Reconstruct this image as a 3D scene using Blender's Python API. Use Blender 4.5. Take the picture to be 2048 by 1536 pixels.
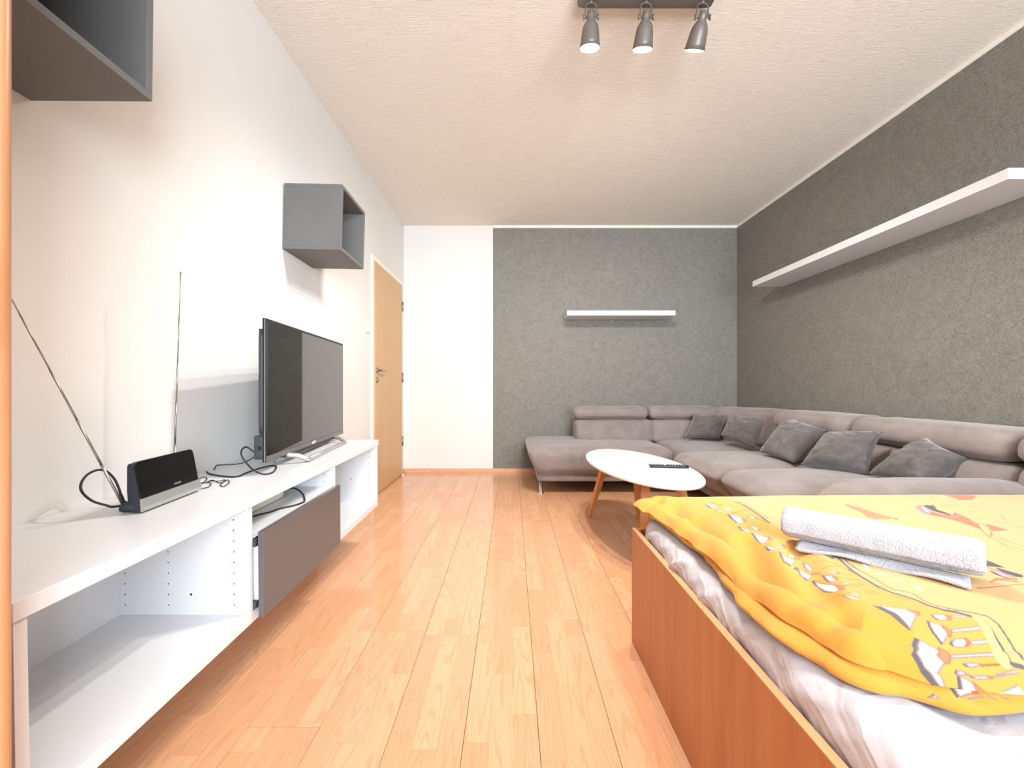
import bpy, bmesh, math, random
import numpy as np
from mathutils import Matrix, Vector

random.seed(7)
rng = np.random.default_rng(11)
for _o in list(bpy.data.objects):
    bpy.data.objects.remove(_o)
SC = bpy.context.scene
COL = SC.collection

# ------------------------------------------------------------------ camera
cam_data = bpy.data.cameras.new('camera')
cam_data.sensor_width = 36.0
cam_data.lens = 840.0 / 2048.0 * 36.0
cam_data.shift_x = 1.0 / 2048.0
cam_data.shift_y = 5.0 / 2048.0
cam_data.clip_start = 0.02
cam = bpy.data.objects.new('camera', cam_data)
cam.location = (0, 0, 0.944)
cam.rotation_euler = (math.pi / 2, 0, 0)
COL.objects.link(cam)
SC.camera = cam

# ------------------------------------------------------------------ world, exposure, daylight
SC.view_settings.view_transform = 'Standard'
SC.view_settings.look = 'None'
SC.view_settings.gamma = 1.0
SC.view_settings.use_curve_mapping = False
SC.view_settings.exposure = 0.13
world = bpy.data.worlds.new('daylight_sky')
world.use_nodes = True
SC.world = world
_bg = world.node_tree.nodes['Background']
_bg.inputs[0].default_value = (0.80, 0.90, 1.0, 1)
_bg.inputs[1].default_value = 3.0

XL, XR, YB, YF, ZC = -1.19, 2.488, 4.638, -2.40, 2.72   # room: left, right, back, front wall, ceiling


def area_light(name, loc, rot, sx, sy, power, color):
    d = bpy.data.lights.new(name, 'AREA')
    d.shape = 'RECTANGLE'
    d.size, d.size_y, d.energy, d.color = sx, sy, power, color
    o = bpy.data.objects.new(name, d)
    o.location, o.rotation_euler = loc, rot
    COL.objects.link(o)
    return o


# daylight entering by the window in the wall behind the camera (faces into the room)
area_light('window_daylight', (1.15, YF + 0.02, 1.40), (math.pi / 2, 0, 0), 2.3, 1.9, 290.0, (0.79, 0.90, 1.0))
LAMP_W = 82.0
LAMP_COL = (1.0, 0.95, 0.89)


# ------------------------------------------------------------------ helpers
def lin(r, g, b):
    def f(c):
        c /= 255.0
        return c / 12.92 if c <= 0.04045 else ((c + 0.055) / 1.055) ** 2.4
    return (f(r), f(g), f(b), 1.0)


class NT:
    """tiny node-tree helper"""
    def __init__(self, name):
        self.m = bpy.data.materials.new(name)
        self.m.use_nodes = True
        self.t = self.m.node_tree
        self.b = self.t.nodes['Principled BSDF']

    def n(self, kind, **kw):
        x = self.t.nodes.new(kind)
        for k, v in kw.items():
            setattr(x, k, v)
        return x

    def l(self, a, b):
        self.t.links.new(a, b)

    def set(self, **kw):
        for k, v in kw.items():
            self.b.inputs[k.replace('_', ' ')].default_value = v

    def math(self, op, a, b=None, c=None):
        x = self.n('ShaderNodeMath', operation=op)
        for i, v in enumerate((a, b, c)):
            if v is None:
                continue
            if isinstance(v, (int, float)):
                x.inputs[i].default_value = v
            else:
                self.l(v, x.inputs[i])
        return x.outputs[0]

    def ramp(self, fac, stops):
        r = self.n('ShaderNodeValToRGB')
        e = r.color_ramp.elements
        while len(e) > 1:
            e.remove(e[-1])
        e[0].position, e[0].color = stops[0]
        for p, c in stops[1:]:
            k = e.new(p)
            k.color = c
        self.l(fac, r.inputs[0])
        return r.outputs[0]

    def coords(self, scale=(1, 1, 1), kind='Object', loc=(0, 0, 0)):
        c = self.n('ShaderNodeTexCoord')
        mp = self.n('ShaderNodeMapping')
        mp.inputs['Scale'].default_value = scale
        mp.inputs['Location'].default_value = loc
        self.l(c.outputs[kind], mp.inputs[0])
        return mp.outputs[0]

    def noise(self, vec, scale, detail=3.0, rough=0.55, dist=0.0):
        x = self.n('ShaderNodeTexNoise')
        x.inputs['Scale'].default_value = scale
        x.inputs['Detail'].default_value = detail
        x.inputs['Roughness'].default_value = rough
        x.inputs['Distortion'].default_value = dist
        self.l(vec, x.inputs['Vector'])
        return x.outputs[0]

    def bump(self, h, strength=0.3, dist=0.01):
        b = self.n('ShaderNodeBump')
        b.inputs['Strength'].default_value = strength
        b.inputs['Distance'].default_value = dist
        self.l(h, b.inputs['Height'])
        self.l(b.outputs[0], self.b.inputs['Normal'])


def plain(name, col, rough=0.5, metal=0.0, spec=0.5, var=0.0, vscale=6.0, bump=0.0, bscale=200.0):
    k = NT(name)
    k.set(Roughness=rough, Metallic=metal)
    k.b.inputs['Specular IOR Level'].default_value = spec
    v = k.coords()
    if var > 0:
        f = k.noise(v, vscale, 3)
        a = tuple(c * (1 - var) for c in col[:3]) + (1,)
        b = tuple(min(1, c * (1 + var)) for c in col[:3]) + (1,)
        k.l(k.ramp(f, [(0.3, a), (0.7, b)]), k.b.inputs['Base Color'])
    else:
        k.set(Base_Color=col)
    if bump > 0:
        k.bump(k.noise(v, bscale, 2), bump, 0.002)
    return k.m


def wood(name, c1, c2, axis='z', rough=0.4, scale=1.0, fleck=None):
    k = NT(name)
    st = {'x': (0.08, 1, 1), 'y': (1, 0.08, 1), 'z': (1, 1, 0.06)}[axis]
    v = k.coords(tuple(s * scale for s in st))
    f = k.noise(v, 28, 5, 0.6, 0.6)
    g = k.noise(v, 5, 2, 0.5, 0.3)
    f = k.math('ADD', k.math('MULTIPLY', f, 0.6), k.math('MULTIPLY', g, 0.4))
    k.l(k.ramp(f, [(0.32, c1), (0.66, c2)]), k.b.inputs['Base Color'])
    k.set(Roughness=rough)
    return k.m


MX = {}          # world matrix of each empty


def thing(name, loc=(0, 0, 0), label=None, cat=None, group=None, rot=None, kind=None):
    o = bpy.data.objects.new(name, None)
    o.empty_display_size = 0.1
    m = Matrix.Translation(loc)
    if rot is not None:
        m = m @ rot.to_4x4()
    o.matrix_world = m
    COL.objects.link(o)
    MX[o.name] = m
    tag(o, label, cat, group, kind)
    return o


def tag(o, label=None, cat=None, group=None, kind=None):
    if label:
        o['label'] = label
    if cat:
        o['category'] = cat
    if group:
        o['group'] = group
    if kind:
        o['kind'] = kind
    return o


def put(name, verts, faces, mat, parent=None, smooth=False, local=False, label=None, kind=None):
    """link one mesh; verts are world coordinates unless local"""
    verts = np.asarray(verts, float)
    me = bpy.data.meshes.new(name)
    o = bpy.data.objects.new(name, me)
    base = None
    if parent is not None:
        base = parent
        m = MX.get(parent.name)
        if m is not None and not local:
            inv = np.array(m.inverted())
            verts = verts @ inv[:3, :3].T + inv[:3, 3]
    elif not local:
        pass
    me.from_pydata([tuple(v) for v in verts], [], [tuple(f) for f in faces])
    me.update()
    if mat is not None:
        me.materials.append(mat)
    if smooth:
        me.shade_smooth()
    COL.objects.link(o)
    if parent is not None:
        o.parent = parent
        # parts keep their vertices in the thing's frame
        if parent.name not in MX:
            pass
    MX[o.name] = MX.get(parent.name, Matrix.Identity(4)) if parent is not None else Matrix.Identity(4)
    if label:
        o['label'] = label
    if kind:
        o['kind'] = kind
    return o


def bm_out(bm):
    bm.verts.index_update()
    v = [tuple(x.co) for x in bm.verts]
    f = [[q.index for q in x.verts] for x in bm.faces]
    bm.free()
    return v, f


def box_vf(lo, hi, bevel=0.0, seg=2):
    bm = bmesh.new()
    bmesh.ops.create_cube(bm, size=1.0)
    lo, hi = Vector(lo), Vector(hi)
    for v in bm.verts:
        v.co = Vector(((v.co.x + .5) * (hi.x - lo.x) + lo.x, (v.co.y + .5) * (hi.y - lo.y) + lo.y,
                       (v.co.z + .5) * (hi.z - lo.z) + lo.z))
    if bevel > 0:
        bmesh.ops.bevel(bm, geom=bm.edges[:], offset=bevel, segments=seg, affect='EDGES', profile=0.5)
    return bm_out(bm)


def box(name, lo, hi, mat, parent=None, bevel=0.0, local=False, **kw):
    v, f = box_vf(lo, hi, bevel)
    return put(name, v, f, mat, parent, False, local, **kw)


def merge(parts):
    V, F = [], []
    for v, f in parts:
        k = len(V)
        V += [tuple(x) for x in v]
        F += [[i + k for i in q] for q in f]
    return V, F


def spline(pts, n=8):
    """Catmull-Rom through pts"""
    p = np.array(pts, float)
    p = np.vstack([2 * p[0] - p[1], p, 2 * p[-1] - p[-2]])
    out = []
    for i in range(1, len(p) - 2):
        for k in range(n):
            t = k / n
            out.append(0.5 * ((2 * p[i]) + (-p[i - 1] + p[i + 1]) * t + (2 * p[i - 1] - 5 * p[i] + 4 * p[i + 1] - p[i + 2]) * t * t
                              + (-p[i - 1] + 3 * p[i] - 3 * p[i + 1] + p[i + 2]) * t ** 3))
    out.append(p[-2])
    return np.array(out)


def tube_vf(pts, r, seg=8, flat=1.0):
    """tube along pts; r a number or one radius per point"""
    p = np.array(pts, float)
    n = len(p)
    r = np.full(n, r) if np.isscalar(r) else np.array(r, float)
    t = np.gradient(p, axis=0)
    t /= np.linalg.norm(t, axis=1)[:, None] + 1e-12
    up = np.array([0, 0, 1.0]) if abs(t[0][2]) < 0.9 else np.array([1.0, 0, 0])
    V, F = [], []
    a = np.cross(t[0], up)
    a /= np.linalg.norm(a)
    for i in range(n):
        a = a - t[i] * np.dot(a, t[i])
        a /= np.linalg.norm(a) + 1e-12
        b = np.cross(t[i], a)
        for k in range(seg):
            q = 2 * math.pi * k / seg
            V.append(p[i] + r[i] * (a * math.cos(q) + flat * b * math.sin(q)))
    for i in range(n - 1):
        for k in range(seg):
            k2 = (k + 1) % seg
            F.append([i * seg + k, i * seg + k2, (i + 1) * seg + k2, (i + 1) * seg + k])
    F.append(list(range(seg))[::-1])
    F.append([(n - 1) * seg + k for k in range(seg)])
    return V, F


def tube(name, pts, r, mat, parent=None, seg=8, local=False, **kw):
    v, f = tube_vf(pts, r, seg)
    return put(name, v, f, mat, parent, True, local, **kw)


def lathe_vf(prof, n=24, axis=None, org=(0, 0, 0), cap=True):
    """prof: (radius, height) pairs about +Z, then turned to axis and moved to org"""
    V, F = [], []
    for r, z in prof:
        for k in range(n):
            q = 2 * math.pi * k / n
            V.append((r * math.cos(q), r * math.sin(q), z))
    for i in range(len(prof) - 1):
        for k in range(n):
            k2 = (k + 1) % n
            F.append([i * n + k, i * n + k2, (i + 1) * n + k2, (i + 1) * n + k])
    if cap:
        F.append(list(range(n))[::-1])
        F.append([(len(prof) - 1) * n + k for k in range(n)])
    V = np.array(V)
    if axis is not None:
        q = Vector((0, 0, 1)).rotation_difference(Vector(axis).normalized()).to_matrix()
        V = V @ np.array(q).T
    return V + np.array(org), F


def soft_vf(lo, hi, r, n=10, bulge=(0, 0, 0), wr=0.0, wf=9.0, seed=0, tf=None):
    """upholstered block: rounded box whose faces swell by bulge and wrinkle by wr"""
    lo, hi = np.array(lo, float), np.array(hi, float)
    c, h = (lo + hi) / 2, (hi - lo) / 2
    r = min(r, h.min() * 0.98)
    tt = np.linspace(-1, 1, n + 1)
    tt = np.sign(tt) * (1 - (1 - np.abs(tt)) ** 1.5)       # denser near the edges
    idx, V, F = {}, [], []
    for ax in range(3):
        for s in (-1, 1):
            g = np.zeros((n + 1, n + 1), int)
            for i, a in enumerate(tt):
                for j, b in enumerate(tt):
                    q = [0, 0, 0]
                    q[ax] = s
                    q[(ax + 1) % 3] = a
                    q[(ax + 2) % 3] = b
                    key = tuple(round(x, 5) for x in q)
                    if key not in idx:
                        idx[key] = len(V)
                        V.append(q)
                    g[i, j] = idx[key]
            for i in range(n):
                for j in range(n):
                    f = [g[i, j], g[i + 1, j], g[i + 1, j + 1], g[i, j + 1]]
                    F.append(f if s > 0 else f[::-1])
    Q = np.array(V)
    P = Q * h
    inner = np.clip(P, -(h - r), h - r)
    d = P - inner
    ln = np.linalg.norm(d, axis=1)[:, None]
    P = np.where(ln > 1e-9, inner + d / (ln + 1e-12) * r, P)
    for ax in range(3):
        if bulge[ax]:
            a, b = Q[:, (ax + 1) % 3], Q[:, (ax + 2) % 3]
            w = (1 - np.abs(a) ** 2.6) * (1 - np.abs(b) ** 2.6)
            P[:, ax] += np.sign(Q[:, ax]) * np.abs(Q[:, ax]) * bulge[ax] * w * (np.abs(Q[:, ax]) > 0.8)
    W = P + c
    if wr > 0:
        nn = fbm3(W * wf + seed * 13.7)
        nrm = P / (np.linalg.norm(P / h, axis=1)[:, None] + 1e-9) / h
        nrm /= np.linalg.norm(nrm, axis=1)[:, None] + 1e-9
        W = W + nrm * (nn * wr)[:, None]
    if tf is not None:
        W = tf(W)
    return W, F


_perm = np.random.default_rng(5).random((64, 64, 64))


def vnoise3(p):
    i = np.floor(p).astype(int)
    f = p - i
    f = f * f * (3 - 2 * f)
    o = 0
    for dx in (0, 1):
        for dy in (0, 1):
            for dz in (0, 1):
                w = (f[:, 0] if dx else 1 - f[:, 0]) * (f[:, 1] if dy else 1 - f[:, 1]) * (f[:, 2] if dz else 1 - f[:, 2])
                o = o + w * _perm[(i[:, 0] + dx) % 64, (i[:, 1] + dy) % 64, (i[:, 2] + dz) % 64]
    return o * 2 - 1


def fbm3(p, octs=3):
    s, a, o = 0, 1.0, 0
    for k in range(octs):
        o = o + a * vnoise3(p * 2 ** k + 17.3 * k)
        s += a
        a *= 0.5
    return o / s


def soft(name, lo, hi, r, mat, parent=None, **kw):
    lab = kw.pop('label', None)
    v, f = soft_vf(lo, hi, r, **kw)
    return put(name, v, f, mat, parent, True, label=lab)


def disc_vf(c, n, r, seg=10, depth=0.0008):
    n = Vector(n).normalized()
    return lathe_vf([(r, -0.0005), (r, depth)], seg, tuple(n), c)


# ------------------------------------------------------------------ materials
def m_wall_white():
    k = NT('white_wall_paint')
    v = k.coords()
    k.l(k.ramp(k.noise(v, 1.2, 2), [(0.3, lin(225, 224, 221)), (0.7, lin(230, 229, 226))]), k.b.inputs['Base Color'])
    k.set(Roughness=0.75)
    k.b.inputs['Specular IOR Level'].default_value = 0.25
    k.bump(k.noise(v, 160, 3), 0.05, 0.002)
    return k.m


def m_ceiling():
    k = NT('brushed_plaster_ceiling')
    v = k.coords((3.0, 30, 1))
    h = k.noise(v, 4.2, 4, 0.6, 1.3)
    v2 = k.coords((9, 60, 1))
    h2 = k.noise(v2, 3.0, 2, 0.5, 0.5)
    hh = k.math('ADD', k.math('MULTIPLY', k.math('ABSOLUTE', k.math('SUBTRACT', h, 0.5)), 3.0), k.math('MULTIPLY', h2, 0.35))
    k.l(k.ramp(h, [(0.3, lin(240, 232, 221)), (0.7, lin(247, 240, 230))]), k.b.inputs['Base Color'])
    k.set(Roughness=0.85)
    k.b.inputs['Specular IOR Level'].default_value = 0.2
    k.bump(hh, 0.65, 0.008)
    return k.m


def m_wall_grey():
    k = NT('grey_flecked_wallpaper')
    v = k.coords()
    w = k.noise(v, 9, 4, 0.6, 2.2)
    f = k.noise(v, 52, 2, 0.6, 3.6)
    ridge = k.math('ABSOLUTE', k.math('SUBTRACT', f, 0.5))
    fl = k.ramp(ridge, [(0.0, (1, 1, 1, 1)), (0.03, (0.45, 0.45, 0.45, 1)), (0.075, (0, 0, 0, 1))])
    mx = k.n('ShaderNodeMix', data_type='RGBA')
    base = k.ramp(w, [(0.35, lin(104, 102, 97)), (0.65, lin(117, 115, 109))])
    k.l(k.math('MULTIPLY', fl, 0.62), mx.inputs[0])
    k.l(base, mx.inputs[6])
    mx.inputs[7].default_value = lin(178, 176, 166)
    k.l(mx.outputs[2], k.b.inputs['Base Color'])
    k.set(Roughness=0.62)
    k.b.inputs['Specular IOR Level'].default_value = 0.35
    k.bump(k.math('ADD', f, k.math('MULTIPLY', w, 0.3)), 0.5, 0.005)
    return k.m


def m_laminate():
    """three-strip beech laminate: plank-local metres, strips 0.0672 wide printed on each plank"""
    k = NT('three_strip_beech_laminate')
    tc = k.n('ShaderNodeTexCoord')
    sp = k.n('ShaderNodeSeparateXYZ')
    k.l(tc.outputs['Object'], sp.inputs[0])
    oi = k.n('ShaderNodeObjectInfo')
    rnd = oi.outputs['Random']
    x, y = sp.outputs[0], sp.outputs[1]
    sx = k.math('DIVIDE', x, 0.0672)
    strip = k.math('FLOOR', sx)
    off = k.math('ADD', k.math('MULTIPLY', strip, 0.171), k.math('MULTIPLY', rnd, 3.1))
    yy = k.math('DIVIDE', k.math('ADD', y, off), 0.44)
    blk = k.math('FLOOR', yy)
    cv = k.n('ShaderNodeCombineXYZ')
    k.l(strip, cv.inputs[0])
    k.l(blk, cv.inputs[1])
    k.l(k.math('MULTIPLY', rnd, 91.0), cv.inputs[2])
    wn = k.n('ShaderNodeTexWhiteNoise', noise_dimensions='3D')
    k.l(cv.outputs[0], wn.inputs[0])
    r1 = wn.outputs[0]
    sc = k.n('ShaderNodeSeparateColor')
    k.l(wn.outputs[1], sc.inputs[0])
    r2 = sc.outputs[1]
    # grain: distorted bands, long along y, each strip with its own offset
    gv = k.n('ShaderNodeCombineXYZ')
    k.l(k.math('ADD', x, k.math('MULTIPLY', r1, 7.0)), gv.inputs[0])
    k.l(k.math('ADD', k.math('MULTIPLY', y, 0.062), k.math('MULTIPLY', r2, 9.0)), gv.inputs[1])
    big = k.noise(gv.outputs[0], 11.0, 2, 0.4, 0.12)
    rings = k.math('SINE', k.math('MULTIPLY', big, 150.0))
    line = k.ramp(rings, [(0.45, (0, 0, 0, 1)), (0.95, (1, 1, 1, 1))])
    fine = k.noise(gv.outputs[0], 150.0, 3, 0.6)
    tone = k.math('ADD', k.math('MULTIPLY', r1, 0.55), k.math('MULTIPLY', fine, 0.45))
    base = k.ramp(tone, [(0.12, lin(210, 157, 118)), (0.5, lin(215, 164, 126)), (0.85, lin(222, 175, 136))])
    mx = k.n('ShaderNodeMix', data_type='RGBA')
    k.l(k.math('MULTIPLY', line, 0.45), mx.inputs[0])
    k.l(base, mx.inputs[6])
    mx.inputs[7].default_value = lin(205, 143, 102)
    # thin darker line at the edges of the strips
    fx = k.math('FRACT', sx)
    fy = k.math('FRACT', yy)
    ex = k.math('LESS_THAN', fx, 0.018)
    ey = k.math('LESS_THAN', fy, 0.004)
    mx2 = k.n('ShaderNodeMix', data_type='RGBA')
    k.l(k.math('MULTIPLY', k.math('MAXIMUM', ex, ey), 0.35), mx2.inputs[0])
    k.l(mx.outputs[2], mx2.inputs[6])
    mx2.inputs[7].default_value = lin(190, 115, 66)
    k.l(mx2.outputs[2], k.b.inputs['Base Color'])
    k.set(Roughness=0.15)
    k.b.inputs['Specular IOR Level'].default_value = 0.5
    return k.m


def m_fabric(name, c1, c2, nap=0.5, scale=1.0, sheen=0.3):
    k = NT(name)
    v = k.coords()
    a = k.noise(v, 5.5 * scale, 4, 0.6, 0.8)
    b = k.noise(k.coords((10, 10, 90)), 5 * scale, 3, 0.6)
    f = k.math('ADD', k.math('MULTIPLY', a, 0.7), k.math('MULTIPLY', b, 0.3))
    k.l(k.ramp(f, [(0.32, c1), (0.68, c2)]), k.b.inputs['Base Color'])
    k.set(Roughness=0.95)
    k.b.inputs['Specular IOR Level'].default_value = 0.15
    k.b.inputs['Sheen Weight'].default_value = sheen
    k.b.inputs['Sheen Roughness'].default_value = 0.5
    k.bump(k.math('ADD', k.noise(v, 60, 3), k.math('MULTIPLY', a, 1.5)), nap, 0.004)
    return k.m


def m_towel():
    k = NT('white_terry_cloth')
    v = k.coords()
    k.set(Base_Color=lin(208, 210, 219), Roughness=1.0)
    k.b.inputs['Sheen Weight'].default_value = 0.4
    k.bump(k.noise(v, 260, 3, 0.7, 0.5), 1.0, 0.006)
    return k.m


def m_print():
    k = NT('printed_yellow_cotton')
    a = k.n('ShaderNodeVertexColor', layer_name='print')
    k.l(a.outputs[0], k.b.inputs['Base Color'])
    k.set(Roughness=0.8)
    k.b.inputs['Specular IOR Level'].default_value = 0.2
    k.b.inputs['Sheen Weight'].default_value = 0.2
    k.bump(k.noise(k.coords(), 26, 3, 0.5, 0.6), 0.12, 0.004)
    return k.m


def m_sheet():
    k = NT('white_cotton_sheet')
    k.set(Base_Color=lin(205, 204, 212), Roughness=0.85)
    k.b.inputs['Specular IOR Level'].default_value = 0.2
    tc = k.n('ShaderNodeTexCoord')
    sp = k.n('ShaderNodeSeparateXYZ')
    k.l(tc.outputs['Object'], sp.inputs[0])
    x, y, z = sp.outputs
    cv = k.n('ShaderNodeCombineXYZ')            # fine creases running on the slant
    k.l(k.math('ADD', k.math('MULTIPLY', y, 4.2), k.math('ADD', k.math('MULTIPLY', z, -8.0), k.math('MULTIPLY', x, -2.5))), cv.inputs[0])
    k.l(k.math('ADD', k.math('MULTIPLY', x, 1.6), k.math('MULTIPLY', y, 1.3)), cv.inputs[1])
    c = k.noise(cv.outputs[0], 2.0, 2, 0.4, 0.5)
    r = k.math('ABSOLUTE', k.math('SUBTRACT', c, 0.5))
    k.bump(k.math('ADD', k.math('MULTIPLY', r, -2.0), k.math('MULTIPLY', k.noise(tc.outputs['Object'], 14, 3, 0.5, 0.8), 0.5)), 0.5, 0.018)
    return k.m


WALL_W, WALL_G, CEIL, LAMI = m_wall_white(), m_wall_grey(), m_ceiling(), m_laminate()
SOFA = m_fabric('grey_brown_microfibre', lin(122, 112, 109), lin(146, 135, 131), 0.3)
PILLOW = m_fabric('dark_grey_plush', lin(80, 76, 75), lin(108, 102, 99), 0.5, 1.6, 0.5)
TOWEL, PRINT, SHEET = m_towel(), m_print(), m_sheet()
WHITE_FURN = plain('white_foil_board', lin(218, 219, 221), 0.32, spec=0.4)
WHITE_EDGE = plain('white_edge_band', lin(236, 230, 228), 0.4, spec=0.4)
WHITE_TRIM = plain('white_trim_paint', lin(240, 236, 228), 0.5)
CUBE_M = plain('dark_grey_board', lin(104, 104, 103), 0.55, spec=0.3, var=0.04)
DRAWER_M = plain('glossy_brown_grey_front', lin(97, 92, 93), 0.22, spec=0.5)
BLACK = plain('black_plastic', lin(22, 22, 24), 0.45)
DARKGREY = plain('dark_grey_plastic', lin(58, 61, 66), 0.5)
SLATE = plain('slate_speckled_plastic', lin(40, 46, 56), 0.7, var=0.25, vscale=400)
SCREEN = plain('black_glass_screen', lin(8, 8, 10), 0.03, spec=1.0)
SCREEN.node_tree.nodes['Principled BSDF'].inputs['IOR'].default_value = 1.62
GLOSS_BLACK = plain('gloss_black_panel', lin(8, 8, 10), 0.08, spec=0.45)
KEYS = plain('grey_rubber_keys', lin(120, 120, 120), .6)
SILVER = plain('satin_silver', lin(190, 190, 188), 0.35, metal=0.7)
CHROME = plain('polished_chrome', lin(215, 215, 215), 0.12, metal=1.0)
BRUSHED = plain('brushed_steel', lin(170, 166, 160), 0.35, metal=1.0)
HOLE = plain('dark_hole', lin(40, 38, 38), 0.9)
CABLE = plain('black_cable', lin(26, 28, 32), 0.5)
OFFWHITE = plain('cream_plastic', lin(238, 232, 214), 0.45)
BED_WOOD = wood('orange_beech_board', lin(172, 102, 58), lin(200, 132, 82), 'z', 0.42)
BED_EDGE = plain('orange_beech_edge', lin(224, 160, 112), 0.45, var=0.04)
WARD_WOOD = wood('orange_beech_wardrobe', lin(178, 124, 84), lin(194, 142, 102), 'z', 0.3)
LEG_WOOD = wood('oiled_oak', lin(196, 132, 78), lin(218, 158, 100), 'z', 0.45)
DOOR_WOOD = wood('light_beech_veneer', lin(198, 156, 106), lin(208, 168, 118), 'z', 0.42)
SKIRT_WOOD = wood('beech_skirting', lin(214, 160, 122), lin(224, 174, 138), 'x', 0.4)
TABLE_W = plain('white_lacquer_top', lin(226, 224, 222), 0.3)
LAMP_METAL = plain('dark_bronze_metal', lin(110, 104, 98), 0.42, metal=0.25)
LAMP_IN = plain('white_lamp_lining', lin(240, 238, 230), 0.5)
GLASS = plain('window_glass', lin(245, 250, 250), 0.02)
GLASS.node_tree.nodes['Principled BSDF'].inputs['Transmission Weight'].default_value = 1.0
FACADE = plain('subfloor_screed', lin(120, 85, 60), 0.9)


def emit(name, col, s):
    k = NT(name)
    k.set(Base_Color=(0.9, 0.9, 0.9, 1))
    k.b.inputs['Emission Color'].default_value = col
    k.b.inputs['Emission Strength'].default_value = s
    return k.m


BULB = emit('lit_bulb', (1.0, 0.92, 0.80, 1), 20.0)

# ------------------------------------------------------------------ room shell
T = 0.12
sub = box('floor', (XL, YF, -0.06), (XR, YB, -0.0085), FACADE)
sub['kind'] = 'structure'
PW, PL = 0.2016, 1.285
x0 = -0.128 - PW * 6
_pc = {}
row = 0
xk = x0
while xk < XR:
    a, b = max(xk, XL), min(xk + PW, XR)
    if b - a > 0.01:
        ph = {5: 2.88, 6: 1.98}.get(row, (1.37 + row * 0.455) % PL + 1.0)
        yk = ph - PL * 6
        while yk < YB:
            c, d = max(yk, YF), min(yk + PL, YB)
            if d - c > 0.01:
                key = (round(b - a, 4), round(d - c, 4), round(a - xk, 4))
                if key not in _pc:
                    g = 0.0006
                    v, f = box_vf((a - xk + g, g, -0.008), (b - xk - g, d - c - g, 0.0), 0.0007, 1)
                    me = bpy.data.meshes.new('plank')
                    me.from_pydata(v, [], f)
                    me.materials.append(LAMI)
                    _pc[key] = me
                o = bpy.data.objects.new('plank', _pc[key])
                o.location = (xk, c, 0)
                o.parent = sub
                COL.objects.link(o)
            yk += PL
    xk += PW
    row += 1


def struct(name, lo, hi, m):
    o = box(name, lo, hi, m)
    o['kind'] = 'structure'
    return o


struct('ceiling', (XL - T, YF - T, ZC), (XR + T, YB + T, ZC + T), CEIL)
struct('wall_left', (XL - T, YF - T, -0.06), (XL, YB + T, ZC), WALL_W)
struct('wall_right', (XR, YF - T, -0.06), (XR + T, YB + T, ZC), WALL_G)
wb = struct('wall_back', (XL, YB, -0.06), (XR, YB + T, ZC), WALL_W)
box('wallpaper', (-0.204, YB - 0.0025, 0.0), (XR, YB + 0.001, ZC - 0.028), WALL_G, wb)
# front wall behind the camera with its window opening
WX0, WX1, WZ0, WZ1 = 0.0, 2.35, 0.42, 2.36
fr = merge([box_vf((XL, YF - T, -0.06), (WX0, YF, ZC)), box_vf((WX1, YF - T, -0.06), (XR, YF, ZC)),
            box_vf((WX0, YF - T, -0.06), (WX1, YF, WZ0)), box_vf((WX0, YF - T, WZ1), (WX1, YF, ZC))])
put('wall_front', *fr, WALL_W, kind='structure')
win = thing('window_1', (1.175, YF - 0.06, WZ0), kind='structure')
for nm, lo, hi in (('frame', (WX0, YF - .09, WZ0), (WX0 + .06, YF - .03, WZ1)), ('frame', (WX1 - .06, YF - .09, WZ0), (WX1, YF - .03, WZ1)),
                   ('frame', (WX0 + .06, YF - .09, WZ0), (WX1 - .06, YF - .03, WZ0 + .06)), ('frame', (WX0 + .06, YF - .09, WZ1 - .06), (WX1 - .06, YF - .03, WZ1)),
                   ('mullion', (1.145, YF - .085, WZ0 + .06), (1.205, YF - .035, WZ1 - .06))):
    box(nm, lo, hi, WHITE_TRIM, win, 0.004)
box('pane', (WX0 + .06, YF - .064, WZ0 + .06), (1.145, YF - .058, WZ1 - .06), GLASS, win)
box('pane', (1.205, YF - .064, WZ0 + .06), (WX1 - .06, YF - .058, WZ1 - .06), GLASS, win)
# white strip under the ceiling along the grey walls
struct('trim_1', (XR - 0.006, YF, ZC - 0.027), (XR, YB - 0.007, ZC), WHITE_TRIM)
struct('trim_2', (-0.204, YB - 0.007, ZC - 0.024), (XR, YB, ZC), WHITE_TRIM)
# skirting: a stepped wooden profile with its nail heads
def skirting(name, lo, hi, thin):
    b = struct(name, lo, hi, SKIRT_WOOD)
    return b
bb = struct('baseboard_back', (XL + 0.014, YB - 0.014, 0), (XR - 0.02, YB, 0.040), SKIRT_WOOD)
for xx in (-1.06, -0.88, -0.50, -0.32, -0.06):
    v, f = disc_vf((xx, YB - 0.0145, 0.022), (0, -1, 0), 0.004, 8)
    put('nail', v, f, HOLE, bb)
struct('baseboard_left', (XL, 0.7, 0), (XL + 0.012, 3.53, 0.040), SKIRT_WOOD)
struct('baseboard_corner', (XL, 4.535, 0), (XL + 0.012, YB - 0.015, 0.040), SKIRT_WOOD)
struct('baseboard_right', (XR - 0.014, YF, 0), (XR, YB - 0.015, 0.040), SKIRT_WOOD)

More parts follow.
